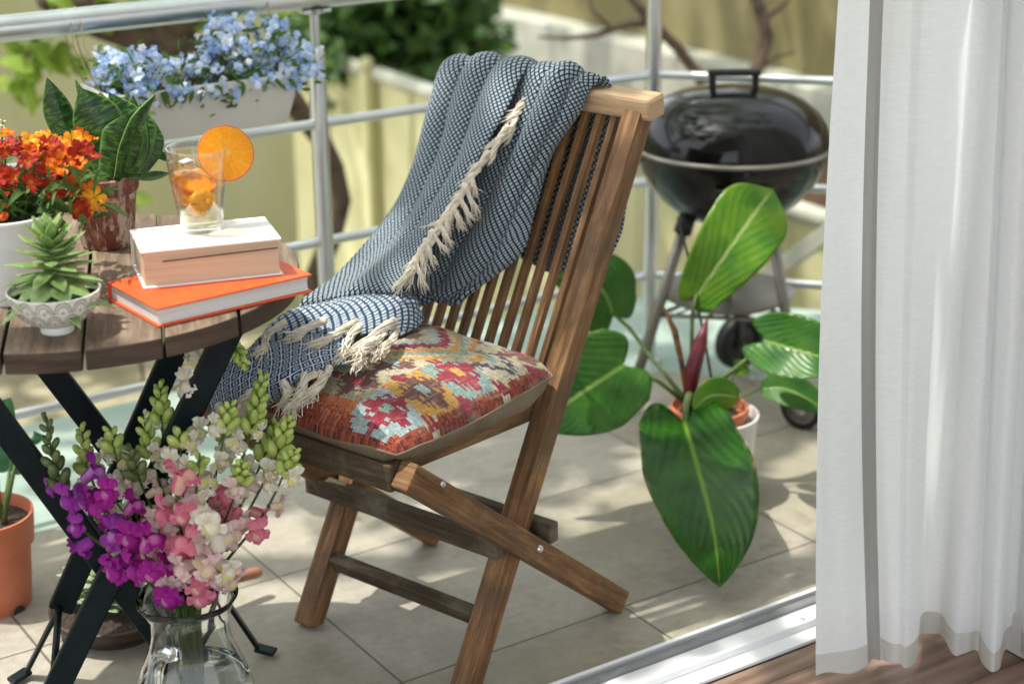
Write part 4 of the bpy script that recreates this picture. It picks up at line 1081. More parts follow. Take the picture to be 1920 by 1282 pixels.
# ------------------------------------------------------------------ woven throw
def weave(name, dark, light, inv, cell, asp=1.12):
    t = NT(name); uv = t.uvc(); sp = t.n('SeparateXYZ', {0: uv})
    wob = t.noise(t.mapv(uv, (55, 55, 1)), 1, 2)
    x = t.ma('DIVIDE', t.ma('ADD', sp.outputs[0], t.ma('MULTIPLY', wob, .0022)), cell); y = t.ma('DIVIDE', t.ma('ADD', sp.outputs[1], t.ma('MULTIPLY', wob, .0022)), cell*asp)
    a = t.ma('ABSOLUTE', t.ma('SUBTRACT', t.ma('FRACT', t.ma('ADD', x, y)), .5)); b = t.ma('ABSOLUTE', t.ma('SUBTRACT', t.ma('FRACT', t.ma('SUBTRACT', x, y)), .5))
    mx = t.ma('MAXIMUM', a, b)                       # 0 centre of the diamond .. .5 at its border
    line = t.n('MapRange', {0: mx, 1: .27 if not inv else .41, 2: .36 if not inv else .47}).outputs[0]
    dot = t.n('MapRange', {0: t.ma('ABSOLUTE', t.ma('SUBTRACT', mx, .17 if inv else .0)), 1: .045, 2: .09, 3: 1 if not inv else .8, 4: 0}).outputs[0]
    thr = t.noise(t.mapv(uv, (900, 900, 1)), 1, 2)
    big = t.noise(t.mapv(uv, (9, 9, 1)), 1, 3)
    if inv: f = t.ma('MAXIMUM', line, t.ma('MULTIPLY', dot, .8))
    else: f = t.ma('MULTIPLY', t.ma('SUBTRACT', 1.0, line), t.ma('SUBTRACT', 1.0, t.ma('MULTIPLY', dot, .25)))
    f = t.ma('MULTIPLY', f, t.n('MapRange', {0: thr, 1: .3, 2: .6, 3: .72, 4: 1}).outputs[0])
    col = t.mix(f, dark, light)
    h = t.ma('ADD', t.ma('SUBTRACT', .5, mx), t.ma('MULTIPLY', thr, .3))
    return t.done(t.bsdf(col, .95, 0, h, .7, .0025, **{'Specular IOR Level': .08, 'Sheen Weight': .15}))
M_wv = weave('grey_diamond_weave', (.005, .022, .040), (.37, .425, .46), False, .0099)
M_wb = weave('navy_lattice_weave', (.008, .048, .115), (.66, .70, .74), True, .0185, 1.5)
M_ws = weave('pale_blue_weave', (.014, .055, .105), (.52, .55, .60), False, .0135, 1.6)
M_wool = plain('cream_wool', (.62, .56, .45), (.76, .71, .60), .95, scale=60, bump=.6, bscale=400, bdist=.002, spec=.1)
th = thing('throw_blanket', cw(-.1, -.1, .55), 'navy and white diamond woven throw with cream tassels draped over the chair', 'blanket')
def pu(px, py, u): return onpl(px, py, cw(u, 0, 0), CU)
def cloth(name, rows3, mat, nu=64, nv=90, disp=None, thick=.004):
    """rows3: list of control rows (each list of points, left..right)"""
    m = MB(); rows = []; uvs = []
    nr = len(rows3)
    def S(s, t):
        return crv([crv(r, s) for r in rows3], t)
    L = [0]; 
    for i in range(1, nv+1): L.append(L[-1] + (S(.5, i/nv)-S(.5, (i-1)/nv)).length)
    for i in range(nv+1):
        t = i/nv; row = []; ur = []
        for j in range(nu+1):
            s = j/nu; p = S(s, t)
            du = S(min(1, s+.01), t)-S(max(0, s-.01), t); dv = S(s, min(1, t+.01))-S(s, max(0, t-.01)); n = du.cross(dv)
            if n.length > 1e-12: n.normalize()
            if n.dot(CAM-p) < 0: n = -n
            d = disp(s, t) if disp else 0
            d += .0022*noise.noise(V((s*7, t*9, len(rows3)))) + .0011*noise.noise(V((s*19, t*23, 2)))
            p = p + n*d; row.append(p); ur.append([p, L[i]])
        # arclength across, centred
        acc = 0; ac = [0]
        for j in range(1, nu+1): acc += (row[j]-row[j-1]).length; ac.append(acc)
        ur = [(ac[j]-ac[nu//2], L[i]) for j in range(nu+1)]
        rows.append(row); uvs.append(ur)
    m.grid(rows, uvs)
    return part(name, m, mat, th, smooth=True, solid=thick)
def lobes(s, vals):
    """rounded rolls between successive valley positions; 0 in valleys, 1 on crests"""
    for a, b in zip(vals[:-1], vals[1:]):
        if a <= s <= b:
            x = (s-a)/(b-a); return math.sin(PI*x)**.55
    return 0
# A: the left half, slung from the rail down to the front left corner of the seat
ra = [[cw(-.232, .155, .78), cw(-.12, .155, .79), cw(.0, .15, .80)],
      [cw(-.232, .122, .905), cw(-.12, .118, .915), cw(.0, .112, .920)],
      [pu(830, 128, -.234), pu(900, 118, -.14), pu(992, 131, -.02)],
      [pu(806, 200, -.235), pu(865, 190, -.15), pu(955, 200, -.02)],
      [pu(778, 305, -.235), pu(835, 297, -.145), pu(905, 290, -.03)],
      [pu(738, 392, -.235), pu(790, 385, -.145), pu(850, 378, -.04)],
      [pu(688, 458, -.235), pu(745, 450, -.145), pu(800, 448, -.05)],
      [pu(634, 514, -.235), pu(700, 505, -.145), pu(768, 508, -.05)],
      [pu(572, 560, -.235), pu(660, 546, -.145), pu(752, 540, -.05)],
      [pu(562, 578, -.235), pu(655, 560, -.15), pu(742, 552, -.06)]]
def dispA(s, t):
    w = 1-min(1, max(0, (t-.42)/.3)); w *= min(1, max(0, (t-.05)/.1))
    sh = .06*max(0, t-.2)
    return (.021*lobes(s, [-.02, .36+sh, .68+sh*.5, 1.02])-.006)*w + .004*math.sin(s*9+t*3)*(1-w)*.8 + .006*math.sin(t*14+s*3)*max(0, (t-.6))*1.2
cloth('upper_layer', ra, M_wv, 84, 130, dispA)
# B: right half hanging flat against the slats, underneath the fringe
def ps(px, py, off): # on plane parallel to the back, offset forward
    n = (CV*-1 + Z*.544).normalized(); o = cw(0, pv(0)-.021, 0) + n*off
    return onpl(px, py, o, n)
rb = [[cw(-.03, .145, .70), cw(.05, .145, .70), cw(.125, .145, .71)],
      [cw(-.03, .115, .905), cw(.05, .112, .915), cw(.122, .108, .918)],
      [ps(985, 132, .034), ps(1050, 140, .038), ps(1108, 163, .02)],
      [ps(945, 200, .034), ps(1020, 205, .044), ps(1086, 212, .018)],
      [ps(880, 300, .03), ps(970, 300, .046), ps(1035, 290, .014)],
      [ps(810, 390, .025), ps(920, 400, .044), ps(1003, 395, .010)],
      [ps(760, 470, .02), ps(870, 475, .042), ps(985, 465, .008)],
      [ps(745, 520, .02), ps(840, 525, .036), ps(945, 505, .010)],
      [ps(760, 548, .02), ps(810, 552, .034), ps(880, 552, .016)],
      [ps(790, 560, .012), ps(815, 566, .02), ps(850, 562, .01)]]
def dispB(s, t):
    w = min(1, max(0, (t-.08)/.1))
    return (.016*lobes(s, [-.1, .34+.12*t, .70+.1*t, 1.02])-.004)*w*(1-.4*t) + .006*math.sin(s*6-t*5)*w
cloth('lower_layer', rb, M_wv, 72, 120, dispB)
# C: the tail behind the slats
rc_ = [[cw(-.1, .115, .918), cw(.02, .12, .915), cw(.125, .116, .914)],
       [cw(-.06, .122, .84), cw(.04, .132, .82), cw(.142, .125, .83)],
       [cw(-.02, .085, .75), cw(.06, .095, .74), cw(.165, .088, .735)],
       [cw(-.01, .040, .67), cw(.07, .045, .65), cw(.182, .042, .67)],
       [cw(.0, .015, .615), cw(.07, .018, .60), cw(.155, .018, .625)]]
cloth('back_tail', rc_, M_wv, 50, 60, lambda s, t: .010*math.sin(s*11+t*2)*min(1, t*3))
# S: the fold lying on the cushion, F: the reverse side under it, hanging over the front edge
def q(px, py, z): return onz(px, py, z)
rs = [[q(585, 575, .585), q(655, 556, .590), q(715, 548, .592), q(765, 556, .582), q(790, 590, .565)],
      [q(548, 582, .596), q(640, 566, .604), q(715, 552, .606), q(772, 556, .596), q(793, 598, .568)],
      [q(515, 604, .592), q(615, 588, .602), q(705, 572, .604), q(766, 574, .594), q(790, 604, .566)],
      [q(488, 632, .582), q(585, 610, .592), q(682, 600, .594), q(750, 597, .585), q(778, 615, .564)],
      [q(462, 657, .572), q(545, 630, .584), q(642, 630, .585), q(712, 627, .578), q(754, 628, .564)]]
cloth('folded_end', rs, M_ws, 70, 60, lambda s, t: .003*math.sin(s*8+t*4)*t)
rf = [[q(520, 640, .580), q(590, 628, .590), q(655, 636, .590), q(690, 650, .582)],
      [q(470, 655, .580), q(540, 652, .588), q(600, 664, .588), q(650, 675, .576)],
      [q(428, 685, .562), q(500, 692, .572), q(560, 700, .572), q(628, 690, .562)],
      [q(408, 715, .535), q(470, 725, .543), q(540, 722, .550), q(618, 696, .552)],
      [q(400, 745, .500), q(450, 760, .505), q(500, 750, .520), q(560, 722, .536)],
      [q(410, 790, .455), q(445, 790, .46), q(480, 780, .48), q(520, 745, .505)]]
cloth('reverse_end', rf, M_wb, 64, 64, lambda s, t: .006*math.sin(s*10+1)*t)
# tassels
rts = random.Random(31)
def tassel(pts, r, knot=True, strands=24):
    m = MB(); pts = [V(p) for p in pts]
    L = (pts[-1]-pts[0]).length
    for k in range(strands):
        o = V((rts.gauss(0, 1), rts.gauss(0, 1), rts.gauss(0, 1)))*r*.42; fr = V((rts.gauss(0, 1), rts.gauss(0, 1), rts.gauss(0, 1)))*r*.55
        P = []; N = 9; e = rts.uniform(.86, 1.04); ph = rts.uniform(0, 6)
        for i in range(N+1):
            t = i/N*e; c = crv(pts, min(1, t)); tg = (crv(pts, min(1, t+.03))-crv(pts, max(0, t-.03))).normalized()
            n1 = tg.orthogonal().normalized(); n2 = tg.cross(n1); a = ph + t*7
            P.append(c + (n1*math.cos(a)+n2*math.sin(a))*r*.55*(1-.2*t) + o*.5 + fr*max(0, t-.45)*3.2)
        m.tube(P, [r*(.19 if i < N-2 else .14) for i in range(N)]+[r*.06], 4)
    if knot: m.ball(pts[0], r*.95, 8, 6)
    return part('tassel', m, M_wool, th, smooth=True)
# fringe along the diagonal edge of the upper layer
EA = [pu(993, 178, -.02), pu(955, 235, -.022), pu(905, 300, -.03), pu(868, 355, -.036), pu(835, 405, -.042), pu(800, 450, -.05), pu(772, 500, -.05)]
def near(P, d): return P + (CAM-P).normalized()*d
for k in range(17):
    t = k/16; a = crv(EA, t*.96)
    pa = near(a, .024); pxl = (rts.uniform(-.03, -.006), rts.uniform(-.055, -.04))
    b = pa + RT*(pxl[0]-.008) + UP*pxl[1]*(.8+.4*t) ; c_ = pa.lerp(b, .5) + RT*rts.uniform(-.004, .006) + (CAM-pa).normalized()*.010
    tassel([pa, c_, near(b, .006)], .0064)
    if k > 6: 
        b2 = pa + RT*rts.uniform(.0, .025) + UP*rts.uniform(-.05, -.035); tassel([near(pa, .003), near(pa.lerp(b2, .5), .010), near(b2, .006)], .005)
m = MB(); m.tube([near(p, .017) for p in EA], .0055, 8); part('edge_binding', m, plain('navy_binding', (.012, .04, .11), (.02, .06, .14), .9, scale=200), th, smooth=True)
for (x0, y0, x1, y1, z0, z1, rr) in ((532, 606, 477, 664, .60, .588, .0062), (607, 601, 535, 638, .606, .594, .0070), (668, 603, 577, 654, .606, .594, .0058), (675, 611, 638, 672, .603, .586, .0062), (739, 603, 646, 672, .598, .582, .0068),
                             (702, 640, 662, 686, .590, .577, .0085), (744, 619, 702, 672, .582, .572, .0062), (722, 612, 690, 660, .59, .58, .0062),
                             (532, 717, 527, 768, .562, .52, .006), (570, 704, 543, 781, .568, .52, .007), (617, 691, 559, 762, .568, .535, .007), (600, 700, 575, 755, .566, .53, .006), (590, 702, 548, 745, .568, .54, .006), (469, 738, 448, 800, .55, .46, .008), (480, 742, 470, 790, .55, .46, .007), (412, 760, 410, 812, .51, .44, .007), (440, 770, 432, 805, .49, .44, .007)):
    a, b = q(x0, y0, z0), q(x1, y1, z1); tassel([near(a, .004), near(a.lerp(b, .4), .012) + RT*rts.uniform(-.008, .008), near(a.lerp(b, .75), .008) + RT*rts.uniform(-.006, .006), near(b, .004)], rr*1.05, True, 30)

# ================================================================== KETTLE GRILL
GC = V((2.505, 2.895, 0)); GZ = .612; GR = .220
M_enam = plain('black_enamel', (.002, .0025, .003), (.004, .005, .005), .06, 0, scale=7, spec=.36, rough2=.22, bump=.04, bscale=90, bdist=.001)
M_blackpl = plain('black_plastic', (.004, .005, .005), (.008, .009, .009), .5, scale=60)
M_gleg = plain('brushed_grey_metal', (.22, .205, .185), (.30, .285, .265), .42, .9, scale=12)
gr = thing('kettle_grill', GC, 'black round kettle barbecue grill with closed lid on metal legs', 'grill')
def GP(x, y, z): return GC + RTh*x + FWh*y + Z*z
FWh = V((FW.x, FW.y, 0)).normalized(); RTh = V((FWh.y, -FWh.x, 0))
m = MB(); m.lathe([(.001, -.172), (.06, -.168), (.11, -.150), (.155, -.115), (.19, -.072), (.209, -.03), (.216, -.004), (.2165, 0.0), (.206, .0)], GC+Z*GZ, 72); part('bowl', m, M_enam, gr, smooth=True)
m = MB(); m.lathe([(.2175, .001), (.2215, .001), (.2225, .004), (.2205, .009), (.215, .011)], GC+Z*GZ, 72); part('rim', m, M_gleg, gr, smooth=True)
m = MB(); m.lathe([(.2165, .0112), (.2155, .024), (.207, .050), (.19, .075), (.163, .098), (.13, .114), (.09, .125), (.045, .131), (.0001, .133)], GC+Z*GZ, 72); part('lid', m, M_enam, gr, smooth=True)
m = MB(); hb = GZ+.122
for s in (-1, 1): m.beam(GP(s*.047, -.0, hb), GP(s*.047, -.0, hb+.043), .014, .02, FWh)
m.beam(GP(-.058, 0, hb+.043), GP(.058, 0, hb+.043), .026, .013); part('lid_handle', m, M_blackpl, gr, bevel=.004)
m = MB(); ang = math.radians(35); m.beam(GP(.02, .10, GZ+.113), GP(.05, .12, GZ+.109), .05, .006, V((0, .0, 1))); part('lid_vent', m, M_alu, gr, bevel=.002)
m = MB(); m.beam(GP(-.058, -.203, GZ-.052), GP(.058, -.203, GZ-.052), .012, .018); part('ash_handle', m, M_blackpl, gr, bevel=.003)
m = MB(); m.beam(GP(-.056, -.2085, GZ-.0445), GP(.056, -.2085, GZ-.0445), .004, .003); part('handle_edge', m, M_gleg, gr)
lt = {'a': (GP(-.098, -.03, GZ-.155), onz(1172, 776, 0)+Z*.0), 'b': (GP(.085, -.05, GZ-.155), V((2.565, 2.70, .05))), 'c': (GP(.03, .10, GZ-.155), V((2.69, 3.055, .07)))}
for k, (a, b) in lt.items():
    m = MB(); d = (b-a).normalized(); m.tube([a-d*.02, b], .0125, 14); part('leg', m, M_gleg, gr, smooth=True)
    m = MB(); m.tube([a-d*.012, a+d*.035], .02, 12); part('leg_socket', m, M_blackpl, gr, smooth=True)
b = lt['a'][1]; m = MB(); m.tube([b+Z*0, b+(lt['a'][0]-b).normalized()*.03], .0155, 12); part('foot_cap', m, M_blackpl, gr, smooth=True)
axd = (V((2.69, 3.055, 0))-V((2.565, 2.70, 0))).normalized()
for (c, rr, hub) in ((V((2.69, 3.055, .068)), .068, 1), (V((2.560, 2.685, .050)), .050, 1)):
    m = MB(); c = V((c.x, c.y, rr)); nrm = (FWh*-.75 + RTh*.5).normalized() if rr > .06 else (FWh*-.8 - RTh*.5).normalized()
    m.lathe([(rr*.72, -.016), (rr*.93, -.018), (rr, -.012), (rr, .012), (rr*.93, .018), (rr*.72, .016)], c, 40, nrm); w_ = part('wheel', m, M_blackpl, gr, smooth=True)
    m = MB(); m.lathe([(.0001, .012), (rr*.3, .016), (rr*.34, .008), (rr*.66, .006), (rr*.73, .014), (rr*.73, -.014), (.0001, -.014)], c, 30, nrm); part('hub', m, plain('wheel_hub', (.012, .013, .014), (.03, .03, .03), .5) if rr > .06 else M_gleg, w_, auto=35)
m = MB(); m.tube([V((2.69, 3.055, .068)), V((2.56, 2.685, .05))], .006, 8); part('axle', m, M_gleg, gr, smooth=True)
def onleg(k, z): a, b = lt[k]; return a + (b-a)*((z-a.z)/(b.z-a.z))
m = MB()
for k1, k2 in (('a', 'b'), ('b', 'c'), ('c', 'a')): m.tube([onleg(k1, .235), onleg(k2, .235)], .005, 8)
A_, B_, C_ = onleg('a', .235), onleg('b', .235), onleg('c', .235)
for k in range(1, 8): m.tube([A_.lerp(B_, k/8), C_.lerp(B_, k/8)], .0028, 6)
part('wire_shelf', m, M_gleg, gr, smooth=True)
m = MB(); cc = GC+Z*.262; m.lathe([(.0001, 0), (.13, .0), (.15, .012), (.152, .018), (.148, .016), (.128, .004), (.0001, .004)], cc, 48); part('ash_tray', m, M_gleg, gr, auto=40)
m = MB(); m.tube([GP(.0, .0, .27), GP(0, 0, .42)], .012, 10); part('ash_rod', m, M_gleg, gr, smooth=True)
# ================================================================== PHILODENDRON
M_ph = leafm('philodendron_dark', (.005, .042, .002), (.022, .105, .004), (.15, .28, .02), nv=9, slant=1.1, rough=.17, trans=.18, ribw=.03, veinf=.14, spec=.35, blem=.5)
M_phl = leafm('philodendron_light', (.05, .20, .015), (.20, .36, .03), (.48, .58, .22), nv=8, slant=1.1, rough=.25, trans=.35, ribw=.035, veinf=.35, spec=.35, blem=.7)
M_phm = leafm('philodendron_mid', (.016, .095, .008), (.065, .19, .025), (.26, .40, .09), nv=10, slant=1.1, rough=.18, trans=.25, ribw=.03, veinf=.3, spec=.35, blem=.5)
M_pet = plain('petiole_green', (.05, .10, .02), (.12, .17, .04), .45, scale=30)
M_maroon = plain('maroon_sheath', (.09, .008, .016), (.17, .018, .03), .4, scale=40)
PC = V((2.165, 2.532, 0))
M_zinc = plain('pale_painted_metal', (.66, .66, .62), (.74, .74, .70), .4, 0, scale=8, bump=.05)
M_terra = plain('terracotta_plastic', (.46, .135, .06), (.53, .165, .08), .55, scale=16, bump=.05)
bk = pot('metal_bucket', PC, [(.0001, 0), (.078, 0), (.080, .004), (.086, .09), (.091, .168), (.094, .172), (.094, .178), (.090, .179), (.087, .17), (.075, .015), (.0001, .012)], M_zinc, 'pale metal planter bucket with a ring handle holding the philodendron', soil=None)
m = MB(); hp = PC + (V((.12, -.99, 0)).normalized()*.088) + Z*.118; fd = (hp-PC); fd.z = 0; fd.normalize()
hp = onpl(1390, 835, PC + fd*.092, fd); m.ball(hp, .0135, 14, 10); m.lathe([(.019, 0), (.019, .004), (.012, .007)], hp-fd*.012, 16, fd)
part('knob', m, M_alu, bk, smooth=True)
m = MB(); sd_ = fd.cross(Z); m.tube([hp + fd*.006 + (sd_*math.cos(a)*.021 + Z*(math.sin(a)*.026-.022)) for a in [k*2*PI/26 for k in range(26)]], .0024, 8, closed=True); part('ring_handle', m, M_alu, bk, smooth=True)
pot('inner_pot', PC + V((-.006, .004, .0)), [(.0001, .016), (.060, .016), (.068, .15), (.076, .176), (.0795, .178), (.0805, .188), (.079, .194), (.074, .195), (.071, .18), (.0001, .16)], M_terra, 'terracotta plastic grow pot standing inside the metal bucket', soil=(.072, .176))
ph = thing('philodendron', PC+Z*.178, 'large glossy philodendron with heart shaped leaves in the metal bucket', 'plant')
dP = depth(PC+Z*.19); B0 = at(1302, 742, dP)
cord = lambda t: (.0 if t >= 1 else 1)*(1-(max(0, t-.28)/.72)**2.1)**.9*(.86+.14*min(1, t/.28)) if t < 1 else 0
lanc = lambda t: max(0, math.sin(PI*min(1, (t*.93+.05)**.8)))**.75 if t < 1 else 0
def pleaf(pts, w, mat, prof=cord, back=.16, fold=.12, side=None, wave=.05, label=None, stem=None, sr=.0045, curl=.0):
    P = [at(*p) for p in pts]; s = side if side else (P[-1]-P[0]).cross(FW)
    m = MB(); m.leaf(P, s, w, prof, fold, 30, 9, wave, back, seed=pts[0][0], nw=2, curl=curl); o = part('leaf', m, mat, ph, smooth=True, solid=.0012, label=label)
    if stem:
        m = MB(); m.tube([at(*p) for p in stem], [sr*1.25]+[sr]*(len(stem)-2)+[sr*.8], 10); part('leaf_stalk', m, M_pet, ph, smooth=True)
d = dP
pleaf([(1303, 560, d-.02), (1362, 475, d-.05), (1415, 400, d-.03), (1449, 354, d+.01)], .079, M_phl, lambda t: (.42+.58*math.sin(PI*min(1, t*.75+.06)))*(1 if t < .62 else max(0.0, 1-((t-.62)/.38)**1.9)), .06, .16, stem=[(1300, 745, d), (1297, 650, d-.01), (1298, 590, d-.02), (1306, 552, d-.025)], wave=.04, label='upright pale green leaf in front of the grill')
pleaf([(1283, 792, d-.11), (1312, 890, d-.25), (1338, 995, d-.35), (1350, 1101, d-.405)], .106, M_ph, cord, .17, .10, stem=[(1302, 760, d), (1292, 740, d-.04), (1285, 765, d-.09), (1286, 805, d-.105)], sr=.0075, label='largest dark leaf hanging down to the floor')
pleaf([(1168, 686, d-.06), (1112, 722, d-.10), (1060, 758, d-.12), (1000, 800, d-.12)], .100, M_phm, cord, .17, .16, stem=[(1290, 758, d), (1235, 715, d-.02), (1165, 684, d-.06)], label='broad leaf behind the chair post')
pleaf([(1150, 590, d+.22), (1130, 545, d+.20), (1085, 520, d+.2), (1030, 520, d+.2)], .082, M_phm, cord, .15, .1, side=UP*.8+RT*.3, stem=[(1290, 755, d), (1225, 675, d+.1), (1180, 615, d+.18), (1150, 588, d+.22)], label='pale leaf seen between the chair slats')
pleaf([(1438, 640, d-.08), (1490, 655, d-.12), (1545, 672, d-.14), (1610, 700, d-.12)], .070, M_phm, cord, .2, .28, stem=[(1312, 745, d), (1380, 690, d-.03), (1438, 642, d-.08)], side=UP+FW*.4, label='folded leaf reaching behind the curtain')
pleaf([(1428, 728, d+.02), (1470, 728, d-.0), (1515, 748, d-.02), (1560, 775, d-.02)], .036, M_phm, lanc, .0, .2, stem=[(1318, 760, d), (1370, 752, d), (1428, 728, d+.02)], side=UP+FW*.3, sr=.003)
pleaf([(1384, 745, d-.04), (1350, 740, d-.07), (1325, 745, d-.08), (1300, 768, d-.085)], .036, M_phl, lanc, .0, .1, stem=[(1330, 760, d), (1395, 765, d-.03), (1384, 745, d-.04)], side=UP*.9+RT*.4, sr=.002)
pleaf([(1375, 690, d+.03), (1388, 690, d+.02), (1405, 697, d+.02)], .018, M_phl, lanc, .0, .1, stem=[(1368, 745, d+.03), (1372, 715, d+.03), (1378, 692, d+.03)], side=UP, sr=.0015)
m = MB(); m.tube([at(1293, 748, d-.01), at(1300, 690, d-.02), at(1314, 640, d-.03), at(1327, 596, d-.03)], [.010, .0165, .014, .001], 12); part('new_leaf_sheath', m, M_maroon, ph, smooth=True)
m = MB(); m.tube([at(1288, 740, d-.01), at(1278, 680, d-.02), at(1265, 620, d-.02), at(1243, 573, d-.02)], [.006, .0055, .007, .002], 10); part('dry_sheath', m, plain('dry_sheath_brown', (.05, .014, .01), (.22, .09, .02), .6, scale=50), ph, smooth=True)
m = MB(); m.tube([at(1300, 790, d), at(1300, 755, d), at(1296, 730, d)], [.018, .017, .012], 12); part('stem_base', m, plain('dark_stem', (.03, .02, .014), (.06, .05, .03), .8), ph, smooth=True)
m = MB(); m.tube([at(1340, 745, d+.04), at(1322, 640, d+.05), at(1290, 480, d+.06), at(1270, 408, d+.07)], [.0028, .0028, .0025, .002], 8)
o = part('plant_stake', m, M_blackpl, None, smooth=True); tag(o, 'thin dark plant stake leaning in the philodendron pot', 'stake')

# ================================================================== FLOOR POTS UNDER THE TABLE
FC = onz(-14, 1128, 0); FC.z = 0
fp = pot('plastic_pot', FC, [(.0001, 0.004), (.066, .004), (.070, .0), (.075, .05), (.0795, .118), (.0835, .1185), (.0865, .122), (.0905, .176), (.0905, .180), (.087, .181), (.084, .17), (.07, .02), (.0001, .02)], M_terra, 'large orange plastic pot on the tiles at the left edge', 64, soil=(.085, .158))
m = MB()
for a in (-.05, 1.6, 3.2, 4.7):
    dirn = V((math.cos(a), math.sin(a), 0)); dirn = (RTh*math.cos(a-.62) - FWh*math.sin(-a+.62+PI)*-1) if False else (RTh*math.cos(a-.55)+FWh*math.sin(a-.55))
    m.lathe([(.0001, .0), (.014, .0), (.0001, .0002)], FC+dirn*.0735+Z*.0002, 16, dirn)
part('drain_notch', m, M_aludark, fp)
cp_ = thing('potted_arum', FC+Z*.158, 'green stalked plant with broad bluish leaves in the orange plastic pot', 'plant'); m = MB(); dF = depth(FC+Z*.16)
for st in ([(8, 985, 0), (12, 930, .0), (18, 880, .01)], [(2, 985, .01), (-6, 900, .02), (-20, 820, .03)], [(6, 980, -.01), (22, 900, -.02), (40, 830, -.02)]):
    m.tube([at(a, b, dF+c) for a, b, c in st], [.005, .0045, .003], 8)
part('leaf_stalks', m, M_pet, cp_, smooth=True)
M_arum = leafm('arum_leaf', (.03, .12, .05), (.07, .2, .08), (.2, .35, .15), nv=8, rough=.4, trans=.3)
for pts, w in (([(18, 880, .01), (22, 850, .0), (30, 815, .0)], .035), ([(-20, 820, .03), (-5, 790, .02), (20, 745, .0)], .035), ([(40, 830, -.02), (60, 822, -.03), (85, 818, -.03)], .016)):
    m = MB(); m.leaf([at(a, b, dF+c) for a, b, c in pts], RT*.8+UP*.3, w, cord, .15, 14, 4, .05, .15); part('leaf', m, M_arum, cp_, smooth=True)
BC = V((.935, 2.69, 0))
M_basin = wood('dark_basin_wood', (.018, .011, .007), (.045, .028, .018), (.08, .052, .035), .5, .5)
pot('wooden_basin', BC, [(.0001, .002), (.07, .002), (.078, 0), (.098, .016), (.110, .034), (.114, .047), (.110, .049), (.10, .04), (.08, .024), (.0001, .022)], M_basin, 'dark wooden basin of succulents on the floor under the table', 56, soil=(.104, .042), cat='basin')
s2 = thing('floor_succulents', BC+Z*.062, 'pale green rosette succulents in the dark basin behind the table legs', 'succulent'); m = MB()
for (a, b, nn, sc_k) in ((150, 1080, 22, 1), (190, 1095, 26, 1.1), (225, 1130, 26, 1.15), (165, 1135, 22, 1), (250, 1105, 20, 1), (205, 1160, 14, .9), (140, 1140, 12, .8)):
    c = at(a, b, depth(BC)-.05+rt.uniform(-.05, .03)); c.z = max(c.z, .06)
    for k in range(nn):
        f = k/nn; ang = k*2.4; el = .05+1.2*f; fleshy(m, c+Z*.02*f, V((math.cos(ang)*math.cos(el), math.sin(ang)*math.cos(el), math.sin(el))), .046*sc_k*(1-f*.55), .0125*(1-f*.5), .003, .25)
part('leaves', m, M_succ2, s2, smooth=True)
m = MB(); h0, h1 = onz(490, 1071, .05), onz(425, 1087, .058); ax_ = (h1-h0).normalized()
M_handle = plain('clay_brown_handle', (.33, .13, .075), (.42, .18, .11), .5, scale=30)
tw = thing('garden_trowel', h0, 'hand trowel with a clay brown wooden handle lying behind the flower jug', 'trowel')
m.tube([h0, h0+ax_*.004, h0+ax_*.012, h0+ax_*.05, h0+ax_*.10, h0+ax_*.105], [.004, .0085, .0105, .0098, .0088, .004], 16); part('handle', m, M_handle, tw, smooth=True)
m = MB(); e = h0+ax_*.105; f_ = e+ax_*.06-Z*.03; m.tube([e, e+ax_*.03, f_], [.004, .004, .006], 10)
m.leaf([f_, f_+ax_*.06-Z*.015, f_+ax_*.12-Z*.010], Z.cross(ax_), .03, lambda t: 1 if t < .6 else max(0, 1-((t-.6)/.4)**2), .35, 10, 3); part('blade', m, M_gleg, tw, smooth=True)

# ================================================================== JUG WITH SNAPDRAGONS
JN = at(352, 1112, 2.575); JC = V((JN.x, JN.y, 0)); JH = JN.z/.2545; JW = 1.0
M_jug = glassm('jug_glass', (.93, .97, .96), 1.47); M_water = glassm('jug_water', (.93, .97, .94), 1.33)
jg = thing('glass_jug', JC, 'clear glass jug with a thick handle holding snapdragons on the floor', 'jug')
pj = [(.0001, 0), (.055, 0), (.066, .004), (.080, .03), (.0895, .065), (.092, .095), (.087, .130), (.075, .160), (.062, .185), (.0575, .205), (.0585, .225), (.066, .243), (.0735, .2525), (.0735, .2545), (.0715, .255)]
pjin = [(.0605, .243), (.0560, .225), (.0550, .205), (.0595, .185), (.0725, .160), (.0845, .130), (.0895, .095), (.087, .065), (.0775, .033), (.063, .011), (.0001, .009)]
pj = [(r*JW, z*JH) for r, z in pj]; pjin = [(r*JW, z*JH) for r, z in pjin]
m = MB(); m.lathe(pj+pjin, JC, 72, rfun=lambda a, z: 1+(.10*max(0, math.cos(a-2.6))**10 if z > .235*JH else 0)); part('jug_body', m, M_jug, jg, smooth=True)
m = MB(); m.lathe([(r*JW, z*JH) for r, z in ((.0001, .0095), (.0625, .0115), (.077, .034), (.0865, .0655), (.089, .095), (.084, .130), (.077, .150), (.0001, .150))], JC, 60); part('water', m, M_water, jg, smooth=True)
hd = (RTh*-.28 - FWh*1.0).normalized(); m = MB()
hpts = [JC+hd*(a*JW)+Z*(b*JH) for a, b in ((.064, .200), (.09, .212), (.118, .200), (.128, .150), (.122, .10), (.105, .06), (.083, .045))]
m.tube([crv(hpts, k/30) for k in range(31)], [.0115]*28+[.012, .013, .012], 16); part('jug_handle', m, M_jug, jg, smooth=True)
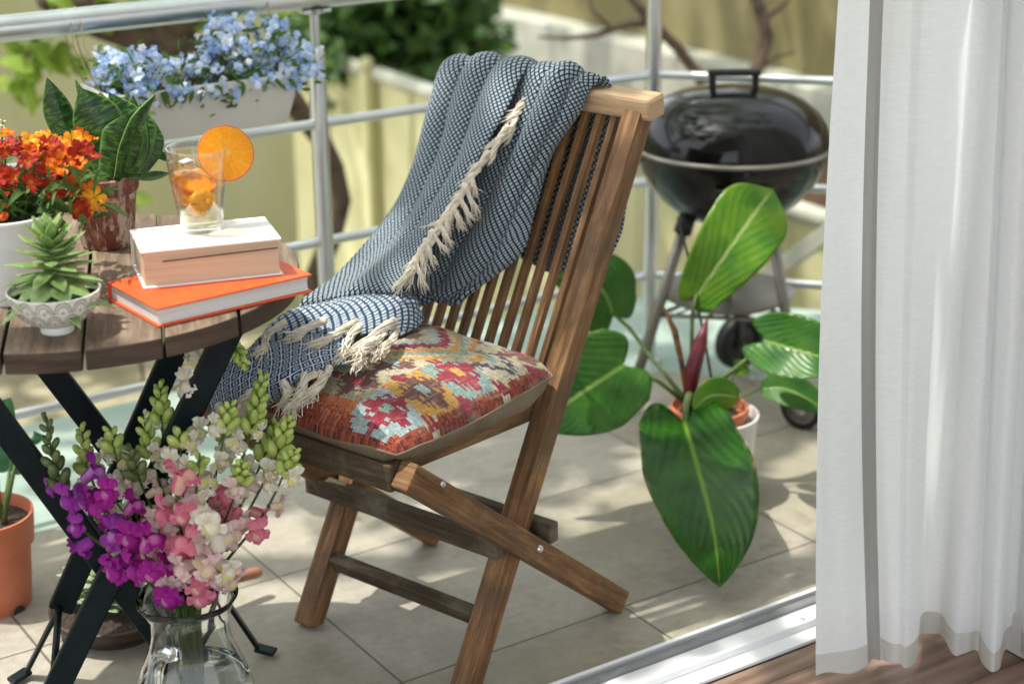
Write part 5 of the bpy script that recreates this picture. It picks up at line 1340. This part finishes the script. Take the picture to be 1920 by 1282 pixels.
SN = {'white': petal('snapdragon_white', (.82, .79, .58), (.90, .86, .78), (.72, .70, .18), .35), 'blush': petal('snapdragon_blush', (.84, .70, .62), (.88, .66, .66), (.74, .66, .3), .35),
      'pink': petal('snapdragon_pink', (.82, .34, .40), (.78, .20, .33), (.82, .58, .4), .35), 'magenta': petal('snapdragon_magenta', (.46, .025, .33), (.36, .012, .28), (.55, .2, .4), .3), 'purple': petal('snapdragon_purple', (.42, .05, .42), (.30, .03, .34), (.5, .25, .5), .3)}
M_bud = plain('snapdragon_bud', (.22, .34, .05), (.46, .54, .15), .5, scale=50)
M_budd = plain('dark_bud', (.05, .09, .025), (.13, .16, .05), .5, scale=50)
def snap_mesh(k):
    m = MB(); rr = random.Random(50+k)
    # tube (throat) along +Z
    m.lathe([(.0055, -.016), (.0072, -.010), (.0072, -.003), (.0085, .003)], V((0, 0, 0)), 14, Z, rfun=lambda a, z: 1+.12*math.sin(a*2+k))
    up = V((1, 0, 0))
    flower(m, Z*.001, Z, .0185, [(.42, .62, rr.uniform(.95, 1.1), .55), (-.42, .62, rr.uniform(.95, 1.1), .55)], ref=up, ruf=.16, seed=k)
    flower(m, Z*-.001, Z, .0175, [(PI, .62, rr.uniform(.95, 1.1), .15), (PI+1.0, .6, rr.uniform(.85, 1), .2), (PI-1.0, .6, rr.uniform(.85, 1), .2)], ref=up, ruf=.17, seed=k+3)
    m.lathe([(.0001, .0075), (.005, .0065), (.0085, .002), (.0085, -.002)], V((-.0045, 0, .001)), 10, Z)   # palate bulge
    return m
SP = {}
def snap(cn, k):
    if (cn, k) not in SP: SP[(cn, k)] = proto('blossom', snap_mesh(k), SN[cn], None)
    return SP[(cn, k)]
rb_ = random.Random(77)
NECK = JC + Z*(.245*JH)
dJ = depth(NECK)
# tip px, mid px, depth offset at tip, colours along the stem (bottom->top), label
stems = [
 ([(84, 772), (105, 880), (150, 985), (230, 1050)], -.03, ['magenta', 'purple', 'purple'], .42, 'purple snapdragon stem with a dark bud tip at the far left of the bunch', 'magenta'),
 ([(152, 792), (165, 880), (215, 980), (290, 1060)], .04, ['blush', 'white', 'white', 'white'], .34, 'white snapdragon stem rising beside the purple one', 'white'),
 ([(190, 905), (240, 970), (300, 1040)], -.10, ['magenta', 'magenta', 'magenta'], .05, 'short bright magenta snapdragon stem low in front', 'magenta'),
 ([(160, 905), (150, 915), (200, 1000), (280, 1065)], -.06, ['purple', 'purple', 'purple'], .05, 'purple snapdragon stem leaning far left and low', 'purple'),
 ([(300, 712), (303, 790), (315, 900), (340, 1020)], .03, ['pink', 'blush', 'white', 'white'], .34, 'tall pale snapdragon stem left of the centre with green buds', 'white'),
 ([(462, 690), (440, 655), (400, 648), (372, 690), (362, 770), (345, 900), (345, 1040)], .02, ['pink', 'blush', 'white', 'white', 'white'], .36, 'tallest snapdragon stem with its green tip curled over to the right', 'white'),
 ([(238, 832), (262, 900), (300, 990), (330, 1070)], -.06, ['blush', 'pink', 'blush', 'blush'], .30, 'pink snapdragon stem with dark green buds at centre left', 'pink'),
 ([(494, 696), (478, 780), (445, 890), (390, 1040)], .02, ['blush', 'blush', 'white', 'white'], .42, 'tall snapdragon stem with bright green buds right of the curled one', 'white'),
 ([(545, 775), (520, 850), (470, 950), (400, 1060)], .0, ['blush', 'pink', 'blush', 'white'], .34, 'pale pink snapdragon stem farthest to the right', 'blush'),
 ([(552, 842), (532, 890), (490, 970), (410, 1070)], -.05, ['blush', 'pink', 'blush', 'white'], .30, 'blush snapdragon stem low on the right side', 'blush'),
 ([(452, 868), (448, 905), (420, 980), (380, 1070)], -.09, ['blush', 'pink', 'blush'], .35, 'green budded snapdragon stem standing in front at right', 'pink'),
 ([(330, 925), (335, 970), (345, 1030)], -.13, ['pink', 'pink', 'pink'], .02, 'short bright pink snapdragon stem in the front middle', 'pink'),
 ([(405, 960), (395, 1010), (375, 1070)], -.13, ['blush', 'blush', 'white'], .02, 'short blush snapdragon stem in front above the jug rim', 'blush'),
 ([(268, 1035), (285, 1060), (318, 1095)], -.12, ['magenta', 'magenta'], .02, 'short dark magenta snapdragon stem drooping over the jug rim', 'magenta'),
 ([(415, 1035), (400, 1065), (375, 1095)], -.10, ['pink', 'white'], .02, 'short pale snapdragon stem drooping over the right of the jug rim', 'blush'),
 ([(425, 775), (415, 830), (395, 940), (365, 1050)], .08, ['blush', 'white', 'white', 'white'], .3, 'white snapdragon stem at the back of the bunch', 'white'),
 ([(520, 790), (498, 850), (455, 940), (385, 1060)], .05, ['white', 'white', 'white'], .38, 'white snapdragon stem with a cluster of pale green buds at right', 'white'),
 ([(225, 838), (225, 890), (262, 980), (315, 1060)], .02, ['blush', 'white', 'white'], .12, 'creamy white snapdragon stem behind the magenta one', 'white'),
 ([(362, 1040), (365, 1060), (360, 1090)], -.13, ['pink', 'blush'], .02, 'short pink snapdragon stem hanging over the jug rim at right', 'pink'),
 ([(268, 775), (285, 860), (318, 960), (345, 1060)], .0, ['pink', 'blush', 'white', 'white'], .3, 'pale snapdragon stem with small buds between the white and the curled one', 'white'),
 ([(335, 800), (340, 870), (345, 960), (352, 1060)], -.05, ['pink', 'blush', 'white', 'white'], .16, 'white snapdragon stem in the middle of the bunch', 'white'),
 ([(432, 752), (420, 820), (392, 930), (365, 1060)], -.03, ['pink', 'pink', 'blush', 'white'], .26, 'blush snapdragon stem with lime buds right of the middle', 'white'),
 ([(205, 800), (222, 870), (262, 960), (315, 1060)], -.02, ['magenta', 'white', 'white', 'white'], .2, 'creamy snapdragon stem with yellow throats left of the middle', 'white'),
 ([(375, 850), (368, 920), (360, 990), (355, 1060)], -.09, ['pink', 'blush', 'white'], .14, 'cream snapdragon stem in front above the pink blooms', 'white'),
]
sidx = 0
for pts, doff, cols, budf, lab, _ in stems:
    sidx += 1
    pts = pts[::-1]; n = len(pts)   # bottom -> top
    P = [at(a, b, dJ + doff*(i/(n-1)) if n > 1 else dJ) for i, (a, b) in enumerate(pts)]
    foot_ = JC + V((rb_.uniform(-.035, .035), rb_.uniform(-.035, .035), .03)); nk = NECK + (P[0]-NECK)*.35; nk.z = .235*JH
    rxy = V((nk.x-JC.x, nk.y-JC.y, 0)); 
    if rxy.length > .04: nk = V((JC.x, JC.y, nk.z)) + rxy.normalized()*.04
    full = [foot_, V((JC.x, JC.y, .14*JH)) + (nk-V((JC.x, JC.y, nk.z)))*.7, nk] + P
    sg = thing('snapdragon', foot_, lab, 'flower')
    m = MB(); m.tube([crv(full, k/40) for k in range(41)], [.0032-.0018*k/40 for k in range(41)], 7); part('stem', m, M_sten, sg, smooth=True)
    # blossoms only on the visible part of the stem
    L = sum((P[i+1]-P[i]).length for i in range(n-1)); t1 = 1-budf; NB = max(4, int(L/.023*t1))
    if budf < .1: NB = max(NB, 4)
    for k in range(NB):
        f = k/max(1, NB-1); t = f*t1; c = crv(P, t); tg = (crv(P, min(1, t+.03))-crv(P, max(0, t-.03))).normalized()
        a = k*2.3+sidx; n1 = tg.cross(FW).normalized(); n2 = tg.cross(n1)
        out = (n1*math.cos(a) + n2*math.sin(a)*.8 - FW*.45).normalized(); dr = (out*.9 + tg*.25 - Z*.1).normalized()
        ci = min(len(cols)-1, int(f*len(cols)*.999)); cn = cols[ci]
        if rb_.random() < .15: cn = cols[max(0, min(len(cols)-1, ci+rb_.choice([-1, 1])))]
        s = rb_.uniform(1.1, 1.6)*(1.0-.30*f*(1 if budf > .1 else 0))
        q_ = dr.to_track_quat('Z', 'X'); x_ = q_ @ V((1, 0, 0)); des = (Z - dr*Z.dot(dr)).normalized(); cang = math.atan2(x_.cross(des).dot(dr), x_.dot(des))
        inst(snap(cn, rb_.randrange(3)), sg, c + out*.017*s, Quaternion(dr, cang+rb_.uniform(-.3, .3)) @ q_, s)
    if budf > .1:
        m = MB(); nb_ = int(budf*L/.0058)
        for k in range(nb_):
            f = k/nb_; t = t1-.03+(1.0-t1+.03)*f; c = crv(P, t); tg = (crv(P, min(1, t+.02))-crv(P, max(0, t-.02))).normalized()
            a = k*2.4; n1 = tg.orthogonal().normalized(); n2 = tg.cross(n1); out = (n1*math.cos(a)+n2*math.sin(a)+tg*.5).normalized(); r = .0086*(1-f*.62)
            m.ball(c + out*r*1.5, r, 8, 6, (out+tg*.8).normalized(), 1.75)
        part('buds', m, M_budd if sidx in (1, 7) else M_bud, sg, smooth=True)
    m = MB()
    for k in range(10):
        t = rb_.uniform(.12, .42); c = crv(full, t); d_ = V((rb_.uniform(-1, 1), rb_.uniform(-1, 1), rb_.uniform(.0, .9))).normalized(); 
        if .1 < c.z < .26*JH: d_ = (d_*.25 + Z).normalized()
        Lf = rb_.uniform(.02, .04); m.leaf([c, c+d_*Lf*.5+Z*.004, c+d_*Lf], d_.orthogonal(), .0045, None, .2, 6, 1)
    part('leaves', m, M_sten, sg, smooth=True)

# ================================================================== FLOWER BOX ON THE RAILING
M_boxp = plain('off_white_plastic', (.60, .59, .55), (.66, .65, .61), .5, scale=12, bump=.03)
BXY = 3.145   # centre line in y
fbx = thing('flower_box', (1.36, BXY, .76), 'long off white plastic flower box hung on the railing', 'planter')
xl, xr = 1.155, 1.545; zb_, zt_ = .762, .862; m = MB(); rows = []
lv = [(.0, -.024, .052), (.004, -.020, .055), (.070, -.004, .070), (.0702, -.001, .073), (.080, .001, .0745), (.0802, .0045, .0785), (.098, .006, .081), (.100, .0045, .080), (.100, .0, .075), (.085, -.003, .071)]
for (z, dx, hy) in lv:
    rw_ = []; x0, x1 = xl-dx, xr+dx; rr = .012
    for (cx_, cy_, a0) in ((x1-rr, BXY+hy-rr, 0), (x0+rr, BXY+hy-rr, PI/2), (x0+rr, BXY-hy+rr, PI), (x1-rr, BXY-hy+rr, 1.5*PI)):
        for k in range(5): a = a0+k*PI/8; rw_.append(V((cx_+rr*math.cos(a), cy_+rr*math.sin(a), zb_+z)))
    rows.append(rw_)
b = m.grid(rows, close_u=True); m.face([b+k for k in range(19, -1, -1)]); part('trough', m, M_boxp, fbx, auto=35)
m = MB(); prism(m, [(xl+.002, BXY-.066), (xr-.002, BXY-.066), (xr-.002, BXY+.066), (xl+.002, BXY+.066)], zb_+.06, zb_+.082); part('soil', m, M_soil2, fbx)
M_string = plain('garden_twine', (.25, .2, .12), (.34, .28, .18), .9, scale=200)
for x in (xl+.012, xl-.008, xr+.012):
    m = MB(); m.tube([(x, BXY-.05, zb_+.098), (x-.006, bR-.034, .93), (x-.006, bR-.0275, .976), (x-.005, bR, 1.0035), (x-.004, bR+.0275, .976), (x, bR+.01, .92), (x+.01, BXY+.07, zb_+.098)], .0013, 6)
    part('hanging_string', m, M_string, fbx, smooth=True)
fg = thing('forget_me_nots', (1.36, BXY, zb_+.082), 'pale blue forget me nots overflowing the white flower box', 'flowers')
M_fleaf = leafm('forget_me_not_leaves', (.03, .085, .012), (.10, .19, .03), (.14, .24, .06), trans=.3, rough=.5)
FM = []
def fmat(name, c):
    t = NT(name); uv = t.uvc(); u = t.n('SeparateXYZ', {0: uv}).outputs[0]
    col = t.ramp(u, [(0, (.85, .70, .15)), (.16, (.85, .75, .3)), (.24, (.82, .84, .88)), (.34, c), (1, tuple(min(1, x*1.1) for x in c))])
    p = t.bsdf(col, .6); tr = t.n('BsdfTranslucent', {0: col}); return t.done(t.n('MixShader', {0: .3, 1: p, 2: tr.outputs[0]}).outputs[0])
rf_ = random.Random(13)
for i, c in enumerate(((.30, .48, .80), (.46, .60, .86), (.62, .70, .88), (.72, .72, .86), (.22, .40, .78))):
    m = MB(); flower(m, V((0, 0, 0)), Z, .0068, [(k*2*PI/5, .62, 1, .12) for k in range(5)], ruf=.03, seed=i); FM.append((proto('blossom', m, fmat('forget_me_not_blue', c), fg), m))
def fpos():
    while True:
        x = rf_.uniform(xl+.012, xr+.03); f = (x-xl)/(xr-xl)
        topz = .885 + (.065 if f > .52 else .042)*math.sin(PI*min(1, max(0, (f-.5)/.55 if f > .52 else (f+.12)/.68)))**.6 + (.02 if f > .55 else 0)
        z = rf_.uniform(.845, topz); yy = BXY + rf_.gauss(-.03, .045)
        if x > xr+.01 and z > .91: continue
        if abs(f-.4) < .07 and .868 < z < .90 and rf_.random() < .65: continue
        if abs(f-.72) < .06 and z < .885 and rf_.random() < .6: continue
        if z < .862: yy = BXY-.08 + rf_.uniform(-.02, .005)
        if z < .862 and rf_.random() < .6: continue
        return V((x, yy, z))
many = MB(); many.mi = []; Q_ = []
# umbels: clusters of blossoms
cl = []
for k in range(185):
    c = fpos(); cl.append(c)
    for j in range(rf_.randrange(3, 7)): Q_.append((c + V((rf_.gauss(0, .008), rf_.gauss(0, .009), rf_.gauss(0, .008))), rf_.choice([0, 0, 1, 1, 2, 2, 3, 4] if rf_.random() < .7 else [0, 4, 1])))
Q_.sort(key=lambda e: depth(e[0]))
mats_f = [p_[0].data.materials[0] for p_ in FM]
for i, (P, ci) in enumerate(Q_):
    dr = (CAM-P).normalized()*.7 + V((rf_.uniform(-.7, .7), rf_.uniform(-.7, .7), rf_.uniform(-.1, .9))); dr.normalize(); s = rf_.uniform(.85, 1.3)
    if i < 96: inst(FM[ci][0], fg, P, quat_to(dr, rf_.uniform(0, 6)), s)
    else:
        qq = quat_to(dr, rf_.uniform(0, 6)); src = FM[ci][1]; b = len(many.v)
        for v in src.v: many.v.append(tuple(P + qq @ (V(v)*s)))
        for f, u in zip(src.f, src.uv): many.f.append(tuple(b+x for x in f)); many.uv.append(u); many.mi.append(ci)
o = part('small_blossoms', many, mats_f, fg, smooth=True); o['kind'] = 'stuff'
m = MB()
for k in range(620):
    c = rf_.choice(cl) + V((rf_.gauss(0, .016), rf_.gauss(.008, .016), rf_.gauss(-.014, .016))); d_ = V((rf_.uniform(-1, 1), rf_.uniform(-1, .6), rf_.uniform(-.4, 1))).normalized(); Lf = rf_.uniform(.012, .032)
    m.leaf([c, c+d_*Lf*.5, c+d_*Lf-Z*.004], d_.orthogonal(), Lf*.17, None, .25, 4, 1)
for k in range(12):
    x = rf_.uniform(xl, xr); c = V((x, BXY-.078, .862)); m.leaf([c, c+V((rf_.uniform(-.01, .01), -.012, -.012)), c+V((rf_.uniform(-.02, .02), -.016, -.03))], V((1, 0, 0)), .005, None, .2, 5, 1)
part('leaves', m, M_fleaf, fg, smooth=True)
m = MB()
for c in cl: m.tube([V((min(xr-.01, max(xl+.01, c.x+rf_.uniform(-.02, .02))), BXY+rf_.uniform(-.03, .03), zb_+.08)), c-Z*.004], [.0012, .0008], 4)
part('stems', m, M_sten, fg)

# ================================================================== LIGHT, SKY, CAMERA
wd = bpy.data.worlds.new('World'); sc.world = wd; wd.use_nodes = True; nt = wd.node_tree
bg = nt.nodes['Background']; sky = nt.nodes.new('ShaderNodeTexSky'); sky.sky_type = 'NISHITA'; sky.sun_disc = False
sky.sun_elevation = math.asin(SUN.z); sky.sun_rotation = math.atan2(SUN.x, SUN.y); sky.air_density = 1.0; sky.dust_density = 2.0; sky.ozone_density = 1.0
hs = nt.nodes.new('ShaderNodeHueSaturation'); hs.inputs['Saturation'].default_value = .25; nt.links.new(sky.outputs[0], hs.inputs['Color']); nt.links.new(hs.outputs[0], bg.inputs[0]); bg.inputs[1].default_value = SKY_STRENGTH
ld = bpy.data.lights.new('sun', 'SUN'); ld.energy = SUN_STRENGTH; ld.angle = math.radians(.53); ld.color = (1, .95, .86)
so = bpy.data.objects.new('sun', ld); COL.objects.link(so); so.rotation_mode = 'QUATERNION'; so.rotation_quaternion = SUN.to_track_quat('Z', 'Y'); so.location = (0, 3, 8)
cd = bpy.data.cameras.new('camera'); co_ = bpy.data.objects.new('camera', cd); COL.objects.link(co_)
cd.sensor_width = 36; cd.lens = FPX/1920*36; cd.clip_start = .02; cd.clip_end = 300
co_.matrix_world = Matrix(((RT.x, UP.x, -FW.x, CAM.x), (RT.y, UP.y, -FW.y, CAM.y), (RT.z, UP.z, -FW.z, CAM.z), (0, 0, 0, 1)))
cd.dof.use_dof = True; cd.dof.focus_distance = 2.72; cd.dof.aperture_fstop = 2.8
sc.camera = co_
sc.view_settings.view_transform = 'Standard'; sc.view_settings.look = 'None'; sc.view_settings.gamma = 1; sc.view_settings.exposure = EXPOSURE
sc.render.engine = 'CYCLES'; sc.cycles.use_denoising = True
try: sc.cycles.denoiser = 'OPENIMAGEDENOISE'
except Exception: pass
sc.cycles.max_bounces = 12; sc.cycles.transmission_bounces = 12; sc.cycles.transparent_max_bounces = 16; sc.cycles.sample_clamp_indirect = 6
